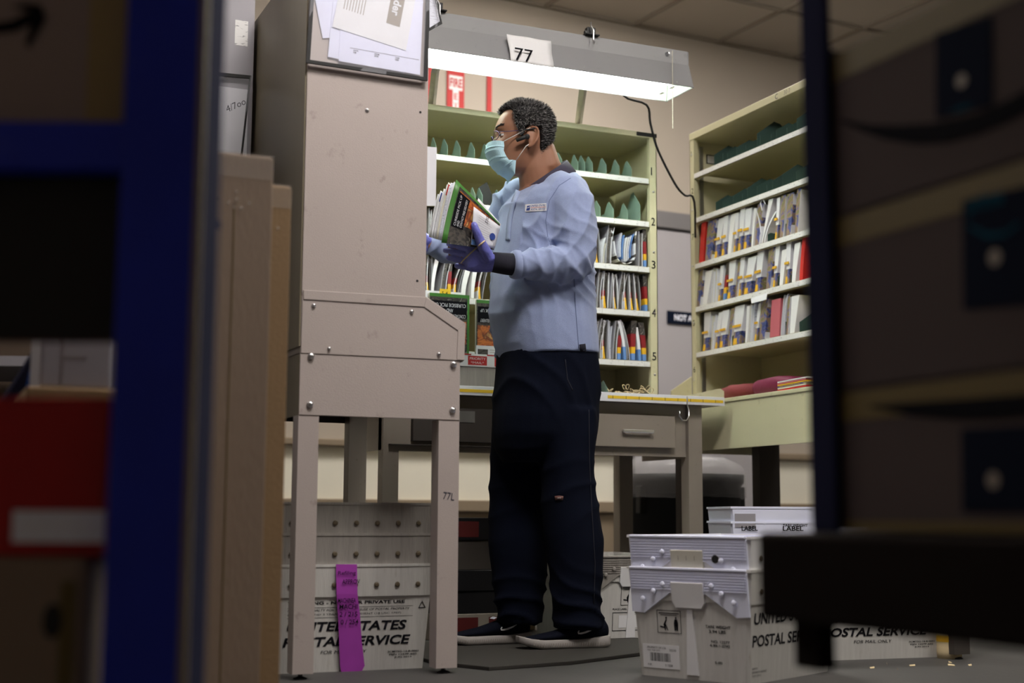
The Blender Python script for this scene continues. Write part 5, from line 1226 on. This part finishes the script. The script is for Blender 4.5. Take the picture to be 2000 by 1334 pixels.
dgm = sm2; bvh = BVHTree.FromPolygons([v.co+org for v in sm2.vertices], [tuple(p.vertices) for p in sm2.polygons])
def cast(px, py, off=.0016):
    d = ray(px, py).normalized(); h = bvh.ray_cast(CP, d); 
    return (h[0]-d*off) if h[0] else ony(px, py, 3.9)
def conform(fnpx, mesh2d, name, m, parent, off):
    for v in mesh2d.vertices: v.co = cast(*fnpx(v.co.x, v.co.y), off)
    mesh2d.materials.clear(); mesh2d.materials.append(m); o = bpy.data.objects.new(name, mesh2d); COL.objects.link(o); return kid(o, None, parent)
def grid2(nx, ny, x0=0, x1=1, y0=0, y1=1):
    b = MB(); b.loft([[V((x0+(x1-x0)*i/nx, y0+(y1-y0)*j/ny, 0)) for i in range(nx+1)] for j in range(ny+1)], False, closed=False)
    me = bpy.data.meshes.new('g'); me.from_pydata([tuple(v) for v in b.v], [], b.f); return me
def pk(u, v_): return (1025.5+(1067.5-1025.5)*u+2.5*(1-v_)*0, 412.5-14.5*v_-1.5*u*0+(-1.2)*(u-.5)*2)
patch = conform(pk, grid2(10, 5), 'chest_patch', white, pull, .0022)
def text2(s):
    cu = bpy.data.curves.new('t', 'FONT'); cu.body = s; cu.size = 1; cu.offset = .02; cu.shear = .25; cu.resolution_u = 2
    me = evalmesh(bpy.data.objects.new('t', cu))
    xs = [v.co.x for v in me.vertices]; ys = [v.co.y for v in me.vertices]
    for v in me.vertices: v.co = ((v.co.x-min(xs))/(max(xs)-min(xs)), (v.co.y-min(ys))/(max(ys)-min(ys)), 0)
    return me
conform(lambda u, v_: pk(.27+.68*u, .60+.28*v_), text2('UNITED STATES'), 'lettering', inkblue, patch, .0028)
conform(lambda u, v_: pk(.27+.68*u, .12+.28*v_), text2('POSTAL SERVICE'), 'lettering', inkblue, patch, .0028)
conform(pk, grid2(8, 1, .27, .96, .48, .54), 'red_rule', inkred, patch, .0028)
conform(lambda u, v_: pk(.05+.16*u+.05*v_, .15+.65*v_), grid2(3, 3), 'eagle_emblem', inkblue, patch, .0028)
conform(lambda u, v_: pk(.06+.17*u+.04*v_, .42+.12*v_+.18*u), grid2(3, 1), 'eagle_wing', white, patch, .0034)
# placket, seams, hem
def strip(pts, w_, name, m, off=.0014, parent=None, thick=.0012):
    row0, row1 = [], []
    P_ = []
    for i in range(len(pts)-1):
        for k in range(4): u = k/4; P_.append((pts[i][0]*(1-u)+pts[i+1][0]*u, pts[i][1]*(1-u)+pts[i+1][1]*u))
    P_.append(pts[-1])
    for i, (x, y) in enumerate(P_):
        a, b2 = P_[max(i-1, 0)], P_[min(i+1, len(P_)-1)]; dx, dy = b2[0]-a[0], b2[1]-a[1]; l = math.hypot(dx, dy); nx, ny = -dy/l*w_/2, dx/l*w_/2
        row0.append(cast(x+nx, y+ny, off)); row1.append(cast(x-nx, y-ny, off))
    mid = [p.lerp(q, .5) for p, q in zip(row0, row1)]
    g = MB(); g.loft([row0, mid, row1], False, closed=False); o = g.build(name, m, None, smooth=True); kid(o, None, parent or pull); o.modifiers.new('s', 'SOLIDIFY').thickness = thick; return o
strip([(1012, 372), (1003, 395), (996, 425), (993, 452), (992, 470)], 9, 'placket', shirt, .003)
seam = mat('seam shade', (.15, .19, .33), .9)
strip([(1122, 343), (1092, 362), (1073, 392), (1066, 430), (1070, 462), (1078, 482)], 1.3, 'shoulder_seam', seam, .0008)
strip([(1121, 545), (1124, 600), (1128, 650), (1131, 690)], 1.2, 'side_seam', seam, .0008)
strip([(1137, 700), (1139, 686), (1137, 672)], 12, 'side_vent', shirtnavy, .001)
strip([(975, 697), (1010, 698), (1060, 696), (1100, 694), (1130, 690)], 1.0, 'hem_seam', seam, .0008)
# collar
cc = Pt(1060, 352, YM); g = MB(); inn, top, out = [], [], []
for k in range(31):
    ph = math.radians(-158+316*k/30)   # 0 = nape
    bx, by = math.cos(ph), math.sin(ph); back = max(0, bx); fr = max(0, -bx)
    tz = .056*bx+.014
    base = cc+V((bx*.086, by*.088, tz-.034-.010*fr)); tp = cc+V((bx*.079, by*.081, tz+.004-.004*fr)); ot = cc+V((bx*.110, by*.116, tz-.036-.010*fr))
    inn.append(base); top.append(tp); out.append(ot)
g.loft([inn, top, [a.lerp(b2, .1)+V((0, 0, .002)) for a, b2 in zip(top, out)], out], False, closed=False)
co_ = g.build('collar', navycollar, None, smooth=True); kid(co_, None, pull); co_.modifiers.new('s', 'SOLIDIFY').thickness = .003
# cuffs
g = MB(); g.tube([Pt(1006, 517, 3.877), Pt(985, 515, 3.884), Pt(962, 512, 3.89)], [.0355, .034, .0315], 20); o = g.build('cuff', shirtnavy, None, smooth=True); kid(o, 'black knit cuff', pull)
g = MB(); g.tube([Pt(1016, 517, 3.874), Pt(1007, 517, 3.877), Pt(1000, 516.5, 3.878)], [.0445, .0465, .043], 20); kid(g.build('sleeve_fold', shirt, None, smooth=True), None, pull)
# --- gloves
gm = remesh(HB, .003, 2, 'glove')
disp(gm, lambda p: .0016+.0016*noise.noise(p*55))
kid(meshobj(gm, 'glove', glove, None), 'blue nitrile glove holding the mail')
gm = remesh(HB2, .0035, 2, 'glove')
disp(gm, lambda p: .0016)
kid(meshobj(gm, 'glove', glove, None))
# --- trousers
def trous():
    b = MB()
    b.loft([sil(972, 1165, 688, YM, .178), sil(969, 1167, 720, YM, .178), sil(965, 1168, 770, YM, .178), sil(962, 1168, 815, YM, .172), sil(963, 1164, 850, YM, .16), sil(968, 1155, 880, YM, .13), sil(985, 1135, 905, YM, .09)])
    n1 = [(1052, 1166, 800), (1050, 1167, 850), (1054, 1161, 900), (1056, 1164, 950), (1058, 1171, 1000), (1064, 1180, 1060), (1072, 1178, 1120), (1076, 1175, 1180), (1082, 1181, 1215), (1078, 1182, 1228)]
    b.loft([sil(l, r, y, 3.96, w_, e=2.1) for (l, r, y), w_ in zip(n1, (.095, .092, .088, .085, .084, .084, .078, .072, .07, .068))])
    n2 = [(962, 1080, 800), (960, 1078, 850), (957, 1074, 900), (955, 1070, 950), (953, 1068, 1000), (952, 1068, 1060), (958, 1070, 1110), (962, 1066, 1150), (968, 1060, 1185), (975, 1062, 1218)]
    b.loft([sil(l, r, y, 4.15, w_, e=2.1) for (l, r, y), w_ in zip(n2, (.095, .09, .085, .082, .08, .078, .072, .068, .066, .064))])
    me = remesh(b, .0075, 5, 'trousers')
    def tf(p):
        d = .003*noise.noise(V((p.x*8, p.y*8, p.z*4)))
        return d+.005*g_(p.z-.13, .11)*ridge((p.z+.5*p.x)*42+3*noise.noise(p*6))+.004*g_(p.z-.83, .1)*ridge((p.x*.9+p.z*.6)*36+2*noise.noise(p*5))+.003*g_(p.z-.5, .12)*ridge((p.z-.4*p.x)*34+2*noise.noise(p*5))
    disp(me, tf)
    return me
tm = trous(); tro = kid(meshobj(tm, 'trousers', trouser, None), 'loose navy work trousers')
bvh = BVHTree.FromPolygons([v.co+org for v in tm.vertices], [tuple(p.vertices) for p in tm.polygons])
strip([(1104, 702), (1108, 740), (1118, 762)], 1.5, 'pocket_seam', shirtnavy, .001, tro)
strip([(1150, 800), (1151, 900), (1156, 1000), (1162, 1100), (1160, 1180)], 1.2, 'side_seam', shirtnavy, .0008, tro)
strip([(1084, 973), (1092, 972), (1100, 973)], 8, 'brand_tab', mat('tab brown', (.16, .07, .06), .7), .0014, tro)
strip([(1088, 973), (1096, 972.7)], 2.2, 'tab_print', mat('tab light', (.35, .3, .3), .7), .003, tro)
# --- shoes
def shoe(heel, toe, side):
    """heel, toe points on the mat; length axis between them"""
    ax = (toe-heel); L_ = ax.length; ax.normalize(); sdv = V((0, 0, 1)).cross(ax)
    prf = [(0, .024, .03, .072), (.03, .033, .045, .085), (.1, .036, .055, .088), (.2, .034, .055, .086), (.32, .033, .05, .080), (.45, .036, .045, .066), (.6, .042, .04, .052), (.75, .046, .034, .043), (.88, .042, .026, .034), (.96, .030, .018, .026), (1.0, .014, .010, .020)]
    up_ = MB(); rings = []
    for t_, w_, zt_, h in prf:
        c = heel+ax*L_*t_; zb = .024+.012*max(0, (t_-.8)/.2)+.006*max(0, .15-t_)/.15
        ring = []
        for k in range(16):
            a = 2*PI*k/16; ring.append(c+sdv*w_*.94*math.cos(a)+V((0, 0, zb+(h-zb)*(.5+.5*math.sin(a)))))
        rings.append(ring)
    up_.loft(rings); o = up_.build('shoe', shoem, None, smooth=True); kid(o)
    sb_ = MB(); rings = []
    for t_, w_, zt_, h in prf:
        c = heel+ax*L_*(t_*1.03-.015); zb = .0+.020*max(0, (t_-.78)/.22)**1.4+.006*max(0, .1-t_)/.1; zt2 = .027+.012*max(0, (t_-.8)/.2)+.010*max(0, .3-t_)/.3; w2 = w_+.004
        rings.append([c+sdv*w2*x+V((0, 0, zb+(zt2-zb)*z)) for x, z in ((-1, .25), (-.9, 0), (.9, 0), (1, .25), (1.02, .6), (.96, 1), (-.96, 1), (-1.02, .6))])
    sb_.loft(rings); so = sb_.build('sole', sole, None, smooth=True, bevel=.002); kid(so, 'white foam sole', o)
    g = MB()      # flex grooves cut as thin dark ribs
    for k in range(34):
        t_ = .06+.9*k/33; c = heel+ax*L_*t_; w_ = 0
        for i in range(len(prf)-1):
            if prf[i][0] <= t_ <= prf[i+1][0]: u = (t_-prf[i][0])/(prf[i+1][0]-prf[i][0]); w_ = prf[i][1]+(prf[i+1][1]-prf[i][1])*u+.0048
        zb = .004+.020*max(0, (t_-.78)/.22)**1.4
        g.slab(c-sdv*side*w_+V((0, 0, zb+.002)), ax*.0012, V((0, 0, .012)), -sdv*side*.0008)
    kid(g.build('sole_grooves', desk, None), None, o)
    # swoosh mark on the heel side facing outwards
    def sp(t_, z):
        w_ = .036
        for i in range(len(prf)-1):
            if prf[i][0] <= t_ <= prf[i+1][0]: u = (t_-prf[i][0])/(prf[i+1][0]-prf[i][0]); w_ = prf[i][1]+(prf[i+1][1]-prf[i][1])*u; h = prf[i][3]+(prf[i+1][3]-prf[i][3])*u
        zb = .024; mid = (zb+h)/2; hh_ = (h-zb)/2; s2 = (z-mid)/hh_; cw = math.sqrt(max(.02, 1-min(.98, s2*s2)))
        return heel+ax*L_*t_-sdv*side*(w_*.94*cw+.0012)+V((0, 0, z))
    mk = [(.17, .062), (.22, .052), (.28, .045), (.33, .042), (.365, .043), (.375, .049), (.36, .055), (.35, .053), (.36, .049), (.35, .047), (.31, .049), (.25, .054)]
    g = MB(); g.prism([sp(a, b2) for a, b2 in mk], -sdv*side*.0008); kid(g.build('swoosh', white, None), None, o)
    tq = [heel+ax*L_*.40+V((0, 0, .083)), heel+ax*L_*.47+V((0, 0, .073))]
    g = MB(); g.slab(tq[0]-sdv*.02, sdv*.04, (tq[1]-tq[0])*.5, V((0, 0, .001))); kid(g.build('tongue_loop', whitelabel, None), None, o)
    return o
zm = .0112
h1_ = onz(1189, 1262, zm+.012); t1_ = onz(1012, 1268, zm+.012)
shoe(V((2.075, 3.955, zm)), V((1.785, 3.985, zm)), -1)
shoe(V((1.90, 4.17, zm)), V((1.615, 4.185, zm)), -1)

# ================================================================ MAIL HELD IN THE HAND
TL, TR_, BR, BL = Pt(891, 351, 3.835), Pt(976, 437, 3.885), Pt(964, 488, 3.895), Pt(862, 474, 3.835)
ex_ = (TR_-TL); exn = ex_.normalized(); ey_ = (BL-TL); ey_ = (ey_-exn*ey_.dot(exn)); eyn = ey_.normalized(); nz_ = exn.cross(eyn)
if nz_.dot(_f) < 0: nz_ = -nz_     # away from the camera
thk = (CR*-.62+V((_f.x, _f.y, 0))*.78).normalized()
def held(name, label, corners, o_, m_, tk=.0015, grp='mail held in his hand', n=1, edge=None):
    t = thing(name, label, 'mail', (0, 0, 0)); t['group'] = grp
    g = MB(); rows = []
    tl, tr2, br, bl = corners
    for j in range(7):
        rows.append([tl.lerp(tr2, i/6).lerp(bl.lerp(br, i/6), j/6)+o_+nz_*.006*math.sin(PI*j/6) for i in range(7)])
    g.loft(rows, False, closed=False); ob = g.build('page', m_, t, smooth=True); ob.modifiers.new('s', 'SOLIDIFY').thickness = tk
    return t, (lambda u, v_, d=.001: tl.lerp(tr2, u).lerp(bl.lerp(br, u), v_)+o_+nz_*(.006*math.sin(PI*v_)-d))
wid, hei = ex_.length, (BL-TL).length
ds = eyn
base4 = (TL, TR_, BR, BL)
def quad_at(sh_x, sh_y, wsc, hsc, rot=0):
    c0 = TL+exn*sh_x+eyn*sh_y; ca, sa = math.cos(rot), math.sin(rot); ax_ = exn*ca+eyn*sa; ay_ = (BL-TL).normalized(); ay_ = ay_*ca-exn*sa
    return (c0, c0+ax_*wid*wsc, c0+ax_*wid*wsc+ay_*hei*hsc, c0+ay_*hei*hsc)
base4 = (TL, TL+exn*wid*1.0, BR, BL)
t, P2 = held('catalogue', 'green-bordered pizza catalogue on the near side of the held mail', base4, V(), ltgreen, .002)
def flatq(P_, pts, m_, name, par, d=.0014):
    g = MB(); n = 5; u0, u1, v0, v1 = pts; g.loft([[P_(u0+(u1-u0)*i/n, v0+(v1-v0)*j/n, d) for i in range(n+1)] for j in range(n+1)], False, closed=False); return g.build(name, m_, par, smooth=True)
flatq(P2, (.09, 1, .05, 1), dark, 'cover_photo', t, .0028); flatq(P2, (.12, .95, .1, .62), food, 'food_photo', t, .0036)
flatq(P2, (.10, .34, .12, .70), ink, 'title_field', t, .0042)
for k, s_ in enumerate(('CURBSIDE PICK UP', 'AND', 'CONTACT FREE DELIVERY')):
    u = .18+.06*k; a, b_ = P2(u, .15, .005), P2(u, .68, .005); text(s_, b_, (a-b_), exn*-1 if False else (P2(u-.1, .5, .005)-P2(u, .5, .005)), .008, paper, t, width=(a-b_).length*(1, .2, 1)[k])
wb4 = (P2(.42, .18, .008), P2(1.0, .12, .008), P2(.98, .98, .008), P2(.52, .96, .008))
def bil(q, u, v_, d=0):
    d = d*2.2; return q[0].lerp(q[1], u).lerp(q[3].lerp(q[2], u), v_)-nz_*d
t = thing('booklet', 'white booklet with blue seal in front of the held pizza catalogue', 'mail', (0, 0, 0)); t['group'] = 'mail held in his hand'
g = MB(); g.loft([[bil(wb4, i/6, j/6) for i in range(7)] for j in range(7)], False, closed=False); ob = g.build('page', paper, t, smooth=True); ob.modifiers.new('s', 'SOLIDIFY').thickness = .0012
def fl(u0, u1, v0, v1, m_, nm, d=.0012): MB().loft([[bil(wb4, u0+(u1-u0)*i/4, v0+(v1-v0)*j/2, d) for i in range(5)] for j in range(3)], False, closed=False).build(nm, m_, t)
fl(.0, .22, .86, 1.0, paperblue, 'blue_block'); fl(.02, .26, .62, .85, dark, 'photo_print')
for k in range(11): fl(.30 if k > 4 else .2, .30+.5*rnd.uniform(.5, 1), .12+.07*k, .128+.07*k, desk, 'text_line')
c = bil(wb4, .80, .55, .0012); g = MB(); g.prism([c+(exn*math.cos(2*PI*k/20)+eyn*math.sin(2*PI*k/20))*.011 for k in range(20)], -nz_*.0004); g.build('round_seal', inkblue, t)
a = bil(wb4, .45, .22, .0012); text('220', a, (BL-TL)*-1+exn*0, exn, .011, ink, t)
fq = [(.0, 'white envelope', paper, .01), (.0, 'red-topped flat', inkred, .02), (0, '', 0, 0)]
# red banner mailer behind, peeking at the right of the catalogue
t, P3 = held('flyer', 'dark red flyer between the catalogue and the white booklet', (P2(.45, -.02, -.003), P2(1.02, .0, -.003), P2(1.0, .9, -.003), P2(.5, .9, -.003)), V(), dkred)
t, P3 = held('envelope', 'white envelope edge showing above the red flyer', (P2(.5, -.09, -.006), P2(1.04, -.06, -.006), P2(1.0, .9, -.006), P2(.5, .9, -.006)), V(), paper)
nm = ['white letter with black address', 'white windowed letter', 'grey printed letter', 'plain white letter', 'cream letter', 'red-topped flyer', 'white letter with slanted corner', 'thin white letter', 'grey newspaper flat', 'plain long letter', 'blue-topped letter', 'outermost white letter']
ms = [paper, letterp, letterp, paper, paper2, inkred, paper, paper, letterp, paper, inkblue, paper]
for k in range(12):
    us, vs_ = rnd.uniform(-.03, .0), rnd.uniform(-.03, .05)+.012*k; q = (P2(us, vs_, 0), P2(.78+us, vs_+.02, 0), P2(.8, .86-.012*k, 0), P2(us+.02, .96-.01*k, 0))
    t, _ = held('letter', '%s in the held stack, %s behind the pizza catalogue' % (nm[k], ORD[k]), q, thk*(.006+.0062*k), paper if k in (5, 10) else ms[k], .0022)
    if k in (5, 10):
        g = MB(); g.loft([[bil(q, i/4, -.005+.2*j, .0015)+thk*(.006+.0062*k) for i in range(5)] for j in range(2)], False, closed=False); ob = g.build('coloured_top', ms[k], t); ob.modifiers.new('s', 'SOLIDIFY').thickness = .005
bandp = [Pt(899, 514, 3.875), Pt(905, 510, 3.868), Pt(920, 498, 3.852), Pt(933, 482, 3.845), Pt(945, 471, 3.856), Pt(950, 468, 3.875), Pt(940, 478, 3.93), Pt(915, 500, 3.935), Pt(900, 513, 3.90)]
bg = BVHTree.FromPolygons([v.co for v in gm.vertices], [tuple(p.vertices) for p in gm.polygons])
gmL = [o for o in man.children if o.name.startswith('glove')][0].data
bg = BVHTree.FromPolygons([v.co+org for v in gmL.vertices], [tuple(p.vertices) for p in gmL.polygons])
pts = []
for i in range(13):
    u = i/12; px = 900+47*u; py = 514-44*u**.9; d = ray(px, py).normalized(); h = bg.ray_cast(CP, d); pts.append((h[0]-d*.0015) if h[0] and 3.7 < h[0].y < 4.0 else Pt(px, py, 3.86))
tag(MB().tube(pts, .0026, 6, flat=.5).build('rubber_band', band, smooth=True), 'tan rubber band stretched over the back of his blue glove', 'rubber band')

bpy.data.scenes.remove(_tmp)
